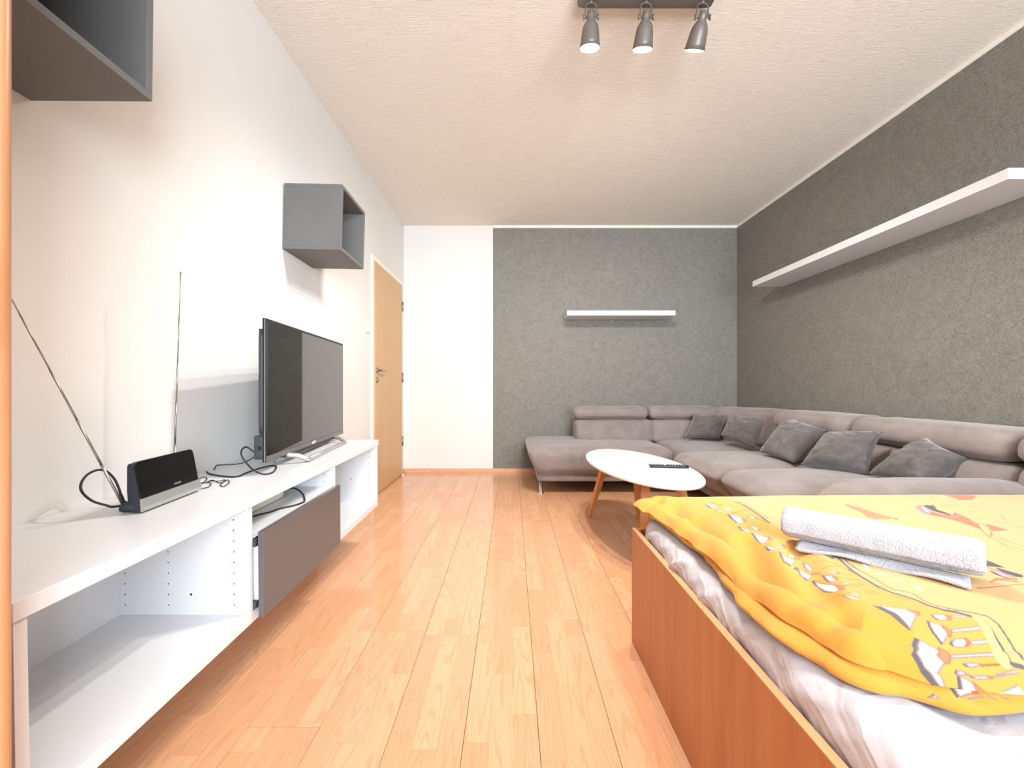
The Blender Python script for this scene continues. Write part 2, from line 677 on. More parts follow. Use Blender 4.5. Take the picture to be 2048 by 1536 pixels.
# door in the left wall
DY0, DY1, DZ = 3.600, 4.490, 2.022
dr = thing('door_1', (XL, (DY0 + DY1) / 2, 0), kind='structure')
v, f = merge([box_vf((XL - .02, DY0 - .048, 0), (XL + .014, DY0 - .004, DZ + .045), .002), box_vf((XL - .02, DY1 + .004, 0), (XL + .014, DY1 + .042, DZ + .045), .002),
              box_vf((XL - .02, DY0 - .004, DZ + .004), (XL + .014, DY1 + .004, DZ + .045), .002)])
put('frame', v, f, WHITE_TRIM, dr)
leaf = box('leaf', (XL - .01, DY0, 0.006), (XL + .022, DY1, DZ), DOOR_WOOD, dr, .0015)
for hz in (0.31, 0.99, 1.75):
    v, f = lathe_vf([(.007, 0), (.007, .10)], 10, (0, 0, 1), (XL + .027, DY1 + .004, hz))
    put('hinge', v, f, BRUSHED, dr, True)
xs = XL + .022
hy = DY0 + .055
v, f = lathe_vf([(.026, 0), (.026, .006), (.022, .009), (.011, .010), (.010, .045)], 20, (1, 0, 0), (xs, hy, 1.085))
hd = put('handle', v, f, BRUSHED, dr, True)
v, f = tube_vf(spline([(xs + .045, hy - .006, 1.085), (xs + .047, hy + .02, 1.085), (xs + .047, hy + .11, 1.085), (xs + .044, hy + .128, 1.084)], 5), .0095, 10)
put('lever', v, f, BRUSHED, hd, True)
v, f = lathe_vf([(.026, 0), (.026, .006), (.021, .009)], 20, (1, 0, 0), (xs, hy, 1.0))
kp = put('keyhole_rosette', v, f, BRUSHED, dr, True)
v, f = box_vf((xs + .0085, hy - .0025, .990), (xs + .0098, hy + .0025, 1.008))
put('keyhole', v, f, HOLE, kp)
tag(put('door_stop', *lathe_vf([(.013, 0), (.013, .018), (.010, .024)], 14, (0, 0, 1), (XL + .052, 4.40, 0)), OFFWHITE, None, True),
    'small cream door stop on the floor at the foot of the beech door', 'door stop')

# light switch
sw = thing('light_switch', (XL, 3.463, 1.43), 'white double light switch on the wall left of the door', 'switch')
box('plate', (XL, 3.423, 1.385), (XL + .010, 3.503, 1.475), OFFWHITE, sw, .003)
box('rocker', (XL + .010, 3.432, 1.394), (XL + .015, 3.462, 1.466), OFFWHITE, sw, .0015)
box('rocker', (XL + .010, 3.464, 1.394), (XL + .015, 3.494, 1.466), OFFWHITE, sw, .0015)
# filled screw holes in the left wall
wl = bpy.data.objects['wall_left']
for (yy, zz) in ((1.360, 1.118), (1.574, 1.103), (1.788, 1.116)):
    v, f = lathe_vf([(.009, -.001), (.009, .0006), (.004, .0012)], 12, (1, 0, 0), (XL, yy, zz))
    put('filled_hole', v, f, WHITE_EDGE, wl)

# ------------------------------------------------------------------ wardrobe at the left edge
wd = thing('wardrobe', (-0.95, -0.35, 0), 'tall orange beech wardrobe cut off at the left edge of the picture', 'wardrobe')
v, f = soft_vf((XL + .002, 0.580, 0.0), (-0.711, 0.6025, 2.25), .0095, n=8)
put('side_panel', v, f, WARD_WOOD, wd, True)
box('side_panel', (XL + .002, -1.25, 0), (-0.735, -1.232, 2.25), WARD_WOOD, wd, .002)
box('top_panel', (XL + .002, -1.231, 2.23), (-0.735, 0.579, 2.25), WARD_WOOD, wd, .002)
box('base_panel', (XL + .002, -1.231, 0.0), (-0.745, 0.579, 0.07), WARD_WOOD, wd, .002)
for k in range(3):
    a = -1.232 + k * .604
    d = box('door', (-.733, a + .002, .075), (-.715, a + .601, 2.225), WARD_WOOD, wd, .002)
    put('handle', *tube_vf(spline([(-.715, a + .55, 1.0), (-.693, a + .55, 1.01), (-.693, a + .55, 1.13), (-.715, a + .55, 1.14)], 5), .005, 8), BRUSHED, d, True)

# ------------------------------------------------------------------ wall-hung media cabinet (hangs slightly out of level)
CY0, CL, CD, CH = 0.666, 1.80, 0.405, 0.385
tilt = Matrix.Rotation(math.radians(0.86), 3, 'X')
cb = thing('media_cabinet', (XL + .001, CY0, 0.220), 'long low white media cabinet hung on the left wall under the television', 'cabinet', rot=tilt)
D = CD                         # local frame: x out from the wall, y along the wall, z up
box('top_board', (0, -.004, CH - .032), (D + .004, CL + .004, CH), WHITE_FURN, cb, .0012, True)
box('bottom_board', (0, 0, 0), (D, CL, .032), WHITE_FURN, cb, .0012, True)
t_ = .020
for yy in (0.0, 0.60 - t_ / 2, 1.20 - t_ / 2, CL - t_):
    box('side_panel' if yy in (0.0, CL - t_) else 'divider', (0.006, yy, .032), (D - .0005, yy + t_, CH - .032), WHITE_FURN, cb, .0008, True)
for a in (t_, .61, 1.21):
    box('back_panel', (.012, a, .032), (.018, a + (.57 if a < .1 else .58 if a < 1 else .57), CH - .032), WHITE_FURN, cb, 0, True)
box('shelf', (.018, .612, .248), (D - .008, 1.188, .266), WHITE_FURN, cb, .001, True)
# drawer standing a little open
df = box('drawer_front', (D + .012, .616, .010), (D + .028, 1.192, .272), DRAWER_M, cb, .0012, True)
box('drawer_box', (.06, .626, .050), (D + .0115, .640, .225), WHITE_FURN, cb, 0, True)
box('drawer_box', (.06, 1.166, .050), (D + .0115, 1.180, .225), WHITE_FURN, cb, 0, True)
box('drawer_box', (.06, .641, .050), (D + .0115, 1.165, .062), WHITE_FURN, cb, 0, True)
box('drawer_rail', (.05, .611, .040), (D + .008, .624, .060), DARKGREY, cb, 0, True, label='dark drawer runner')
box('drawer_rail', (.05, .611, .228), (D + .008, .624, .250), DARKGREY, cb, 0, True, label='dark drawer runner')
hl = []
def holes(y, xs_, z0, n):
    for x in xs_:
        for i in range(n):
            hl.append(disc_vf((x, y, z0 + .032 * i), (0, -1, 0), .0021, 7, .0004))
holes(.590, (.035, .165, .361), .062, 9)
hl.append(disc_vf((.232, .590, .094), (0, -1, 0), .0036, 8, .0004))
holes(1.190, (.035, .18, .362), .062, 9)
holes(CL - t_, (.035, .19, .362), .062, 9)
hl.append(disc_vf((.255, CL - t_, .16), (0, -1, 0), .0036, 8, .0004))
put('shelf_pin_holes', *merge(hl), HOLE, cb, False, True, kind='stuff')

def ctop(y):                  # height of the cabinet's top at y
    return 0.220 + CH * math.cos(math.radians(.86)) + (y - CY0) * math.tan(math.radians(.86))

# ------------------------------------------------------------------ wall cubes
def wall_cube(y0, y1, z0, z1, depth, label, roll, pitch):
    """open-fronted cube, local x out of the wall"""
    r = Matrix.Rotation(math.radians(roll), 3, 'Y') @ Matrix.Rotation(math.radians(pitch), 3, 'X')
    o = thing('wall_cube', (XL + .001, (y0 + y1) / 2, z0), label, 'wall cube', 'grey open wall cubes on the left wall', rot=r)
    L, Hh, th = (y1 - y0) / 2, z1 - z0, .018
    box('bottom_board', (0, -L, 0), (depth, L, th), CUBE_M, o, .0012, True)
    box('top_board', (0, -L, Hh - th), (depth, L, Hh), CUBE_M, o, .0012, True)
    box('side_panel', (0, -L, th), (depth, -L + th, Hh - th), CUBE_M, o, .0012, True)
    box('side_panel', (0, L - th, th), (depth, L, Hh - th), CUBE_M, o, .0012, True)
    box('back_panel', (.010, -L + th, th), (.016, L - th, Hh - th), CUBE_M, o, 0, True)
    return o
wall_cube(.690, 1.040, 1.652, 2.000, .300, 'dark grey open wall cube high at the left edge, beside the wardrobe', .4, -.3)
wall_cube(2.178, 2.520, 1.656, 2.000, .302, 'dark grey open wall cube above the television and left of the door', 1.2, -1.2)

# ------------------------------------------------------------------ television
TL, TR = np.array((-.906, 1.55)), np.array((-1.002, 2.50))
TZ0, TZ1 = 0.663, 1.197
ax = (TR - TL) / np.linalg.norm(TR - TL)
W_tv = np.linalg.norm(TR - TL)
rt = Matrix.Rotation(math.atan2(ax[1], ax[0]), 3, 'Z')       # local x along the screen, local -y out of the screen
tv = thing('television', (TL[0], TL[1], ctop(2.0)), 'black flat-screen television on a silver loop stand on the white cabinet', 'television', rot=rt)
zb = TZ0 - ctop(2.0)
h_tv = TZ1 - TZ0
# local: x 0..W_tv, y 0 (screen) .. +0.05 (back), z zb..zb+h
box('bezel', (0, .001, zb), (W_tv, .013, zb + h_tv), BLACK, tv, .0015, True)
box('screen', (.011, -.0006, zb + .024), (W_tv - .011, .0012, zb + h_tv - .011), SCREEN, tv, 0, True)
box('lower_trim', (.004, -.0016, zb + .002), (W_tv - .004, .001, zb + .0225), plain('grey_trim_gloss', lin(118, 112, 110), .3, .4), tv, .0006, True, label='grey strip under the screen')
box('edge_strip', (-.0012, .0035, zb + .003), (0.0, .0055, zb + h_tv - .003), SILVER, tv, 0, True)
bx = soft_vf((.012, .0132, zb + .10), (W_tv - .012, .036, zb + h_tv - .035), .010, n=6)
put('back_cover', *bx, DARKGREY, tv, True, True)
bx = soft_vf((.012, .0133, zb + .008), (W_tv - .012, .050, zb + .099), .006, n=6)
lb = put('connector_housing', *bx, DARKGREY, tv, True, True)
box('socket', (.0105, .022, zb + .044), (.0135, .034, zb + .058), BLACK, lb, 0, True)
# loop stand: flat bar, two arms down from the panel, one foot bar in front
zt = .0108
sx0, sx1 = .20, .80
for (sa, so) in ((sx0, 1), (sx1, -1)):
    pts = spline([(sa - .012 * so, .020, zb + .005), (sa, -.002, zb - .004), (sa + .012 * so, -.030, zt + .018), (sa + .03 * so, -.062, zt), (sa + .05 * so, -.0655, zt - .0005)], 6)
    put('stand_arm', *tube_vf(pts, .0102, 12), SILVER, tv, True, True)
put('stand_bar', *tube_vf([(sx0 + .045, -.0655, zt - .0005), ((sx0 + sx1) / 2, -.0655, zt - .0005), (sx1 - .045, -.0655, zt - .0005)], .0102, 12), SILVER, tv, True, True)
box('stand_plate', (sx0 - .02, .004, zb - .012), (sx1 + .02, .030, zb + .001), DARKGREY, tv, .002, True)
put('stand_bar', *tube_vf([(sx0 - .01, .050, .0085), ((sx0 + sx1) / 2, .05, .0085), (sx1 + .01, .05, .0085)], .0075, 10), SILVER, tv, True, True)
for sa in (sx0 - .006, sx1 + .006):
    put('stand_arm', *tube_vf(spline([(sa, .018, zb - .006), (sa, .034, zb - .02), (sa, .050, .0085)], 5), .0070, 8), SILVER, tv, True, True)


def lettering(text, size, mat, parent, loc, rot, depth=.0004, label=None):
    cu = bpy.data.curves.new('lettering', 'FONT')
    cu.body, cu.size, cu.extrude = text, size, depth
    cu.align_x = 'CENTER'
    cu.align_y = 'CENTER'
    tmp = bpy.data.objects.new('lettering', cu)
    COL.objects.link(tmp)
    dg = bpy.context.evaluated_depsgraph_get()
    me = bpy.data.meshes.new_from_object(tmp.evaluated_get(dg))
    bpy.data.objects.remove(tmp)
    me.materials.clear()
    me.materials.append(mat)
    o = bpy.data.objects.new('lettering', me)
    COL.objects.link(o)
    o.parent = parent
    o.location = loc
    o.rotation_euler = rot
    return o


lettering('SONY', .019, WHITE_TRIM, tv, (W_tv * .5, -.0018, zb + .012), (math.pi / 2, 0, 0))

# ------------------------------------------------------------------ indoor aerial
A0, A1 = np.array((-.966, 1.100)), np.array((-.982, 1.322))
aa = (A1 - A0) / np.linalg.norm(A1 - A0)
LA = np.linalg.norm(A1 - A0)
ra = Matrix.Rotation(math.atan2(aa[1], aa[0]), 3, 'Z')
za = ctop(1.2) - .0012
an = thing('tabletop_aerial', (A0[0], A0[1], za), 'black and silver tabletop aerial with two telescopic rods on the white cabinet', 'aerial',
           rot=ra @ Matrix.Rotation(-math.radians(.86), 3, 'Y'))
# profile in local (y back, z up), swept along x
def sweep(prof, xa, xb, n=1):
    V, F = [], []
    k = len(prof)
    for i in range(n + 1):
        x = xa + (xb - xa) * i / n
        V += [(x, p[0], p[1]) for p in prof]
    for i in range(n):
        for j in range(k):
            j2 = (j + 1) % k
            F.append([i * k + j, (i + 1) * k + j, (i + 1) * k + j2, i * k + j2])
    F.append(list(range(k)))
    F.append([n * k + j for j in range(k)][::-1])
    return V, F
back = [(.004, .002), (.0, .012), (.006, .034), (.021, .122), (.027, .130), (.033, .130), (.037, .124), (.038, .060), (.034, .002)]
put('end_cap', *sweep(back, 0, .010), SLATE, an, False, True)
put('end_cap', *sweep(back, LA - .010, LA), SLATE, an, False, True)
put('body', *sweep([(.006, .002), (.004, .014), (.010, .036), (.025, .128), (.031, .132), (.035, .126), (.036, .05), (.030, .002)], .0101, LA - .0101), DARKGREY, an, False, True)
# glossy front panel with rounded upper corners
def front_panel():
    pts = []
    rr = .015
    L0, L1, S0, S1 = .001, LA - .001, 0.0, .100
    for cx, cy, q0 in ((L1 - rr, S1 - rr, 0), (L0 + rr, S1 - rr, 90)):
        for q in range(0, 91, 15):
            a = math.radians(q0 + q)
            pts.append((cx + rr * math.cos(a), cy + rr * math.sin(a)))
    pts += [(L0, S0), (L1, S0)]
    dy, dz = (.022 - .006) / .098, (.128 - .034) / .098
    V, F = [], []
    for off in (-.0035, .0005):
        for x, s in pts:
            V.append((x, .006 + dy * s + off * dz, .0375 + dz * s - off * dy))
    n = len(pts)
    F.append(list(range(n)))
    F.append([n + i for i in range(n)][::-1])
    for i in range(n):
        F.append([i, (i + 1) % n, n + (i + 1) % n, n + i][::-1])
    return V, F
put('front_panel', *front_panel(), GLOSS_BLACK, an, False, True)
sb = [(.003, .0025), (-.005, .006), (-.0055, .016), (.0012, .0375), (.006, .0375), (.004, .003)]
put('base_strip', *sweep(sb, -.001, LA + .001), SILVER, an, False, True)
lean = math.atan2(.098, .016)
lettering('PHILIPS', .0085, SILVER, an, (LA * .60, .0038, .0475), (lean, 0, 0), .0003)
# pivot foot behind the left end, and one behind the panel
# rods
def rod(p, q, name='rod'):
    p, q = np.array(p), np.array(q)
    segs = 5
    parts = []
    for i in range(segs):
        a, b = p + (q - p) * i / segs, p + (q - p) * (i + 1) / segs
        r = .0031 - .00045 * i
        parts.append(tube_vf([a, b], r, 8))
        parts.append(tube_vf([b - (q - p) / np.linalg.norm(q - p) * .004, b], r * 1.12, 8))
    parts.append(tube_vf([q, q + (q - p) / np.linalg.norm(q - p) * .004], .0032, 8))
    return merge(parts)
R1 = (-1.013, 1.098, za + .018)
put('rod', *rod(R1, (-1.065, .852, 1.215)), BRUSHED, an, True)
put('rod', *rod((-1.040, 1.292, za + .020), (-1.028, 1.305, 1.296)), BRUSHED, an, True)
put('pivot_foot', *tube_vf(spline([(-1.013, 1.094, za + .016), (-1.005, 1.104, za + .016), (-.99, 1.118, za + .018), (-.975, 1.128, za + .020)], 4), [.012, .0125, .0135, .0145] * 3 + [.0145], 10)
    if False else tube_vf([(-1.020, 1.092, za + .0150), (-1.012, 1.098, za + .0150), (-1.0, 1.106, za + .0150), (-.985, 1.118, za + .016)], [.008, .0125, .0140, .0145], 12), SLATE, an, True)
put('pivot_foot', *tube_vf([(-1.048, 1.300, za + .0150), (-1.040, 1.292, za + .0150), (-1.02, 1.28, za + .0150), (-1.0, 1.272, za + .016)], [.008, .0125, .0140, .0145], 12), SLATE, an, True)

# ------------------------------------------------------------------ cables on and in the cabinet
def P(u, v, z):
    y = (0.944 - z) * 840.0 / (v - 773.0)
    return ((u - 1023.0) * y / 840.0, y)


def cable(name, pts, r, label, m=None):
    tag(put(name, *tube_vf(spline(pts, 8), r, 8), m or CABLE, None, True), label, 'cable')


rc = .0030
zz = lambda y, h=0: ctop(y) + rc + h
cable('aerial_cable', [(-1.038, 1.330, zz(1.33)), (-1.066, 1.26, zz(1.26)), (-1.070, 1.19, zz(1.19, .001)), (-1.030, 1.090, .632), (-1.035, 1.073, .6404), (-1.055, 1.0575, .6557), (-1.08, 1.0573, .6771), (-1.095, 1.0683, .696), (-1.11, 1.0982, .7126),
                       (-1.115, 1.1312, .7191), (-1.11, 1.1511, .711), (-1.10, 1.1623, .6894), (-1.09, 1.1649, .6639), (-1.08, 1.164, .640), (-1.085, 1.19, zz(1.19)), (-1.10, 1.30, zz(1.30))],
      rc, 'black aerial cable looped up against the wall left of the aerial')
cable('television_cable', [(-1.150, 1.585, .6225), (-1.1121, 1.5492, .6214), (-1.0293, 1.509, .6208), (-.9844, 1.509, .6208), (-.9898, 1.5659, .6216), (-.9744, 1.6272, .6275), (-.9633, 1.7035, .6240), (-.928, 1.655, .6229), (-.8959, 1.5743, .6217),
                           (-.9081, 1.541, .6225), (-.94, 1.5392, .6340), (-.96, 1.5186, .6692), (-.975, 1.5167, .6966), (-.985, 1.5351, .7137), (-.985, 1.5611, .7191), (-.970, 1.570, .7043), (-.958, 1.575, .694)],
      .003, 'black cable curling over the cabinet top to the lower corner of the television')
cable('thin_cable', [(-1.150, 1.6228, .6215), (-1.15, 1.6373, .636), (-1.13, 1.6281, .6397), (-1.08, 1.6555, .6385), (-1.04, 1.6545, .6505), (-.988, 1.615, .6745)],
      .0021, 'thin black lead running from the wall edge to the back of the television')
cable('tangled_lead', [(x, y, z + dz) for (x, y, z), dz in zip([(-1.0975, 1.475, .6191), (-1.0966, 1.4978, .6195), (-1.0694, 1.475, .6191), (-1.0481, 1.4316, .6185), (-1.043, 1.4108, .6182), (-1.0312, 1.4176, .6183), (-1.0292, 1.4458, .6187),
                       (-.9839, 1.4176, .6183), (-.9825, 1.453, .6188), (-.9535, 1.4176, .6183), (-.9401, 1.371, .6176), (-.9635, 1.3906, .6179), (-.9862, 1.4458, .6187), (-.997, 1.4316, .6185), (-1.0242, 1.4386, .6186), (-1.0261, 1.4176, .6183),
                       (-1.0045, 1.404, .6181), (-.9828, 1.3645, .6175), (-.9852, 1.3456, .6172), (-1.005, 1.335, .6170)], [0, .002, .001, 0, .001, .002, .003, 0, .002, .001, 0, .001, .004, .003, .002, .003, .001, .001, .001, 0])],
      .0015, 'thin tangled black lead beside the right end of the aerial')

# power strip and its lead on the shelf behind the drawer front
sh = lambda y: 0.220 + .266 * math.cos(math.radians(.86)) + (y - CY0) * math.tan(math.radians(.86)) + .0006
ps = thing('power_strip', (-.932, 1.56, sh(1.56)), 'cream power strip lying on the shelf above the grey drawer front', 'power strip',
           rot=Matrix.Rotation(math.radians(.86), 3, 'X'))
put('body', *soft_vf((-.025, -.13, 0), (.025, .125, .034), .012, n=6), OFFWHITE, ps, True, True)
for yy in (-.10, -.05, 0.0, .05):
    put('socket', *lathe_vf([(.018, 0), (.018, .0016), (.015, .0016), (.015, .0004)], 16, (0, 0, 1), (0, yy, .0335)), WHITE_TRIM, ps, True, True)
box('switch', (-.008, .085, .0335), (.008, .105, .038), plain('amber_switch', lin(225, 180, 90), .4), ps, .001, True)
put('screw', *lathe_vf([(.003, 0), (.003, .0008)], 8, (0, 1, 0), (.010, .1245, .012)), HOLE, ps, True, True)
put('screw', *lathe_vf([(.003, 0), (.003, .0008)], 8, (0, 1, 0), (-.010, .1245, .024)), HOLE, ps, True, True)
def onsh(p):
    return [(a, b, sh(b) + .003 + (c[0] if c else 0)) for a, b, *c in p]
cable('power_lead', onsh([(-.932, 1.690, .018), (-.925, 1.735, .016), (-.9073, 1.762, .010), (-.8529, 1.7139, .002), (-.800, 1.625, 0), (-.795, 1.59, 0), (-.8074, 1.5566, 0), (-.8379, 1.5202, 0), (-.8509, 1.4798, 0), (-.872, 1.4523, 0), (-.895, 1.40, 0)]),
      .003, 'black power lead lying along the cabinet shelf behind the drawer front')

# ------------------------------------------------------------------ shelves on the grey walls
s1 = thing('wall_shelf', (XR, 2.86, 1.857), 'long white floating shelf on the grey right wall', 'shelf', 'white floating shelves')
v, f = box_vf((XR - .279, 1.8675, 1.861), (XR - .0005, 3.849, 1.911), .0012)
v = [(a, b, c + (b - 1.8675) / 1.98 * -.009 + .006) for a, b, c in v]
put('board', v, f, WHITE_FURN, s1)
s2 = thing('wall_shelf', (1.143, YB, 1.680), 'short white floating shelf on the grey back wall above the sofa', 'shelf', 'white floating shelves')
box('board', (.5795, YB - .268, 1.683), (1.7075, YB - .003, 1.7355), WHITE_FURN, s2, .0012)

# ------------------------------------------------------------------ corner sofa
so = thing('corner_sofa', (1.5, 3.4, 0), 'grey-brown L-shaped corner sofa with adjustable headrests along the grey walls', 'sofa')
def taperL(x0, z0, z1, amt):
    def g(W):
        W = W.copy()
        w = np.clip((x0 + .35 - W[:, 0]) / .35, 0, 1)
        W[:, 0] += amt * w * np.clip((z1 - W[:, 2]) / (z1 - z0), 0, 1)
        return W
    return g
def taperF(x0, z0, z1, amt):
    """front edge (low x) leans in towards the floor"""
    def g(W):
        W = W.copy()
        w = np.clip((x0 + .5 - W[:, 0]) / .5, 0, 1)
        W[:, 0] += amt * w * np.clip((z1 - W[:, 2]) / (z1 - z0), 0, 1)
        return W
    return g
soft('base', (.225, 3.672, .108), (1.52, 4.56, .186), .02, SOFA, so, n=6)
soft('base', (1.50, 1.66, .108), (2.44, 4.56, .186), .02, SOFA, so, n=6)
soft('seat', (.135, 3.625, .175), (1.415, 4.585, .408), .075, SOFA, so, n=16, bulge=(0, .012, .018), wr=.006, wf=5, seed=1, tf=taperL(.135, .175, .37, .085))
soft('seat', (1.420, 3.375, .175), (2.25, 4.40, .410), .06, SOFA, so, n=14, bulge=(0, .01, .016), wr=.006, wf=5, seed=2)
soft('seat', (1.275, 2.640, .175), (2.22, 3.372, .428), .085, SOFA, so, n=16, bulge=(.015, 0, .022), wr=.006, wf=5, seed=3, tf=taperF(1.275, .175, .36, .19))
soft('seat', (1.285, 1.985, .175), (2.22, 2.634, .432), .085, SOFA, so, n=16, bulge=(.015, 0, .026), wr=.006, wf=5, seed=4, tf=taperF(1.285, .175, .36, .17))
soft('armrest', (1.36, 1.650, .120), (2.445, 1.978, .520), .13, SOFA, so, n=16, bulge=(.02, .015, .022), wr=.010, wf=5, seed=5)
def lean_y(y0, amt, z0=.40, z1=.75):
    def g(W):
        W = W.copy()
        W[:, 1] += amt * (W[:, 2] - z0) / (z1 - z0)
        return W
    return g
def lean_x(amt, z0=.40, z1=.75):
    def g(W):
        W = W.copy()
        W[:, 0] += amt * (W[:, 2] - z0) / (z1 - z0)
        return W
    return g
for k, (a, b) in enumerate(((.630, 1.372), (1.378, 2.080))):
    soft('backrest', (a + .012, 4.130, .385), (b + (.03 if k == 0 else 0), 4.44, .612), .045, SOFA, so, n=12, bulge=(0, .016, 0), wr=.006, wf=5, seed=6 + k, tf=lean_y(0, .05))
    soft('headrest', (a, 4.125, .618), (b - .008, 4.33, .742), .055, SOFA, so, n=12, bulge=(0, .014, .006), wr=.005, wf=6, seed=9 + k, tf=lean_y(0, .05))
soft('back_frame', (.660, 4.40, .15), (2.44, 4.595, .650), .03, SOFA, so, n=6)
soft('back_frame', (2.36, 1.66, .15), (2.462, 4.39, .650), .03, SOFA, so, n=6)
# wedge in the corner
def wedge(W):
    W = W.copy()
    c = np.array([2.185, 3.90])
    a = math.radians(-62)
    d = W[:, :2] - c
    W[:, 0] = c[0] + d[:, 0] * math.cos(a) - d[:, 1] * math.sin(a)
    W[:, 1] = c[1] + d[:, 0] * math.sin(a) + d[:, 1] * math.cos(a)
    return W
soft('corner_backrest', (1.835, 3.875, .385), (2.535, 4.08, .742), .06, SOFA, so, n=12, bulge=(0, .014, .006), wr=.006, wf=5, seed=12, tf=wedge)
for k, (a, b) in enumerate(((2.672, 3.44), (1.800, 2.664), (1.655, 1.794))):
    soft('backrest', (2.125, a, .385), (2.42, b, .608), .045, SOFA, so, n=12, bulge=(.016, 0, 0), wr=.006, wf=5, seed=14 + k, tf=lean_x(.04))
    soft('headrest', (2.095, a, .612), (2.40, b, .752), .062, SOFA, so, n=12, bulge=(.012, 0, .008), wr=.006, wf=6, seed=18 + k, tf=lean_x(.04))
for (x, y) in ((.262, 3.715), (1.425, 3.44), (1.58, 1.72), (.70, 4.50), (2.35, 1.72), (2.35, 4.45)):
    put('leg', *lathe_vf([(.026, 0), (.026, .004), (.0165, .007), (.0165, .112)], 18, (0, 0, 1), (x, y, 0)), CHROME, so, True)

# ------------------------------------------------------------------ cushions
def pillow(corners, thick, label, seed):
    """corners: bottom left, bottom right, top right, top left as seen from the camera"""
    C = [np.array(c, float) for c in corners]
    nrm = np.cross(C[1] - C[0], C[3] - C[0])
    nrm /= np.linalg.norm(nrm)
    if nrm[1] > 0:
        nrm = -nrm
    n = 26
    V, F = [], []
    g = np.linspace(-1, 1, n + 1)
    for side in (1, -1):
        for i, a in enumerate(g):
            for j, b in enumerate(g):
                # edges draw in between the corners
                pin = .075
                aa_ = a * (1 - pin * (1 - b * b))
                bb_ = b * (1 - pin * (1 - a * a))
                s, t = (aa_ + 1) / 2, (bb_ + 1) / 2
                p = C[0] * (1 - s) * (1 - t) + C[1] * s * (1 - t) + C[2] * s * t + C[3] * (1 - s) * t
                prof = max(0.0, (1 - abs(a) ** 2.6)) ** .5 * max(0.0, (1 - abs(b) ** 2.6)) ** .5
                V.append((p, side * prof, a, b))
    base = np.array([q[0] for q in V])
    pr = np.array([q[1] for q in V])
    ab = np.array([(q[2], q[3]) for q in V])
    q3 = np.c_[ab * 2.2, np.full(len(ab), seed * 3.1)] + np.sign(pr)[:, None] * 7
    wr = fbm3(q3, 3) * .022 + (np.abs(fbm3(q3 * 1.9 + 40, 2)) - .25) * .030
    edge = np.clip((1 - np.abs(ab).max(axis=1)) * 4, 0, 1)
    Vn = base + nrm * (pr * thick + wr * edge * np.sign(pr))[:, None]
    m = (n + 1) ** 2
    for i in range(n):
        for j in range(n):
            q = [i * (n + 1) + j, (i + 1) * (n + 1) + j, (i + 1) * (n + 1) + j + 1, i * (n + 1) + j + 1]
            F.append(q)
            F.append([m + x for x in q][::-1])
    # weld the rim
    bm = bmesh.new()
    vs = [bm.verts.new(v) for v in Vn]
    for q in F:
        bm.faces.new([vs[i] for i in q])
    bmesh.ops.remove_doubles(bm, verts=bm.verts[:], dist=1e-5)
    bmesh.ops.recalc_face_normals(bm, faces=bm.faces[:])
    v, f = bm_out(bm)
    o = put('cushion', v, f, PILLOW, None, True)
    return tag(o, label, 'cushion', 'dark grey cushions on the corner sofa')
pillow([(1.640, 4.00, .452), (1.945, 3.93, .448), (2.10, 4.05, .674), (1.775, 4.085, .682)], .075, 'dark grey plush cushion in the sofa corner, farthest from the bed', 1)
pillow([(1.830, 3.68, .520), (1.925, 3.33, .452), (2.055, 3.40, .684), (1.965, 3.72, .682)], .085, 'small dark grey plush cushion, second from the sofa corner', 2)
pillow([(1.770, 3.00, .475), (1.800, 2.68, .455), (2.045, 2.73, .660), (1.992, 2.98, .716)], .090, 'dark grey plush cushion tilted onto one corner in the middle of the row of five', 3)
pillow([(1.740, 2.535, .470), (1.955, 2.30, .462), (2.075, 2.35, .690), (1.915, 2.575, .655)], .098, 'dark grey plush cushion standing upright between the tilted one and the flopped one', 4)
pillow([(1.950, 2.30, .462), (1.990, 2.03, .468), (2.175, 1.985, .600), (2.110, 2.14, .686)], .085, 'dark grey plush cushion flopped by the armrest, nearest the bed', 5)

# ------------------------------------------------------------------ coffee table and remote control
TCX, TCY, TZ = .775, 2.600, .466
ct = thing('coffee_table', (TCX, TCY, 0), 'oval white coffee table on splayed oak legs in front of the sofa', 'table')
ang = math.atan2(.997, -.08)
n = 72
V, F = [], []
prof = [(.985, -.016), (.998, -.013), (1.0, -.008), (.998, -.003), (.99, 0)]
for s, z in prof:
    for k in range(n):
        q = 2 * math.pi * k / n
        a, b = .622 * s * math.cos(q), .277 * s * math.sin(q)
        V.append((TCX + a * math.cos(ang) - b * math.sin(ang), TCY + a * math.sin(ang) + b * math.cos(ang), TZ + z))
for i in range(len(prof) - 1):
    for k in range(n):
        F.append([i * n + k, i * n + (k + 1) % n, (i + 1) * n + (k + 1) % n, (i + 1) * n + k])
F.append(list(range(n))[::-1])
F.append([(len(prof) - 1) * n + k for k in range(n)])
put('table_top', V, F, TABLE_W, ct)
feet = [(.562, 3.035), (.905, 2.985), (.705, 2.265), (.985, 2.190)]
tops = [(.655, 2.890), (.845, 2.870), (.762, 2.380), (.925, 2.345)]
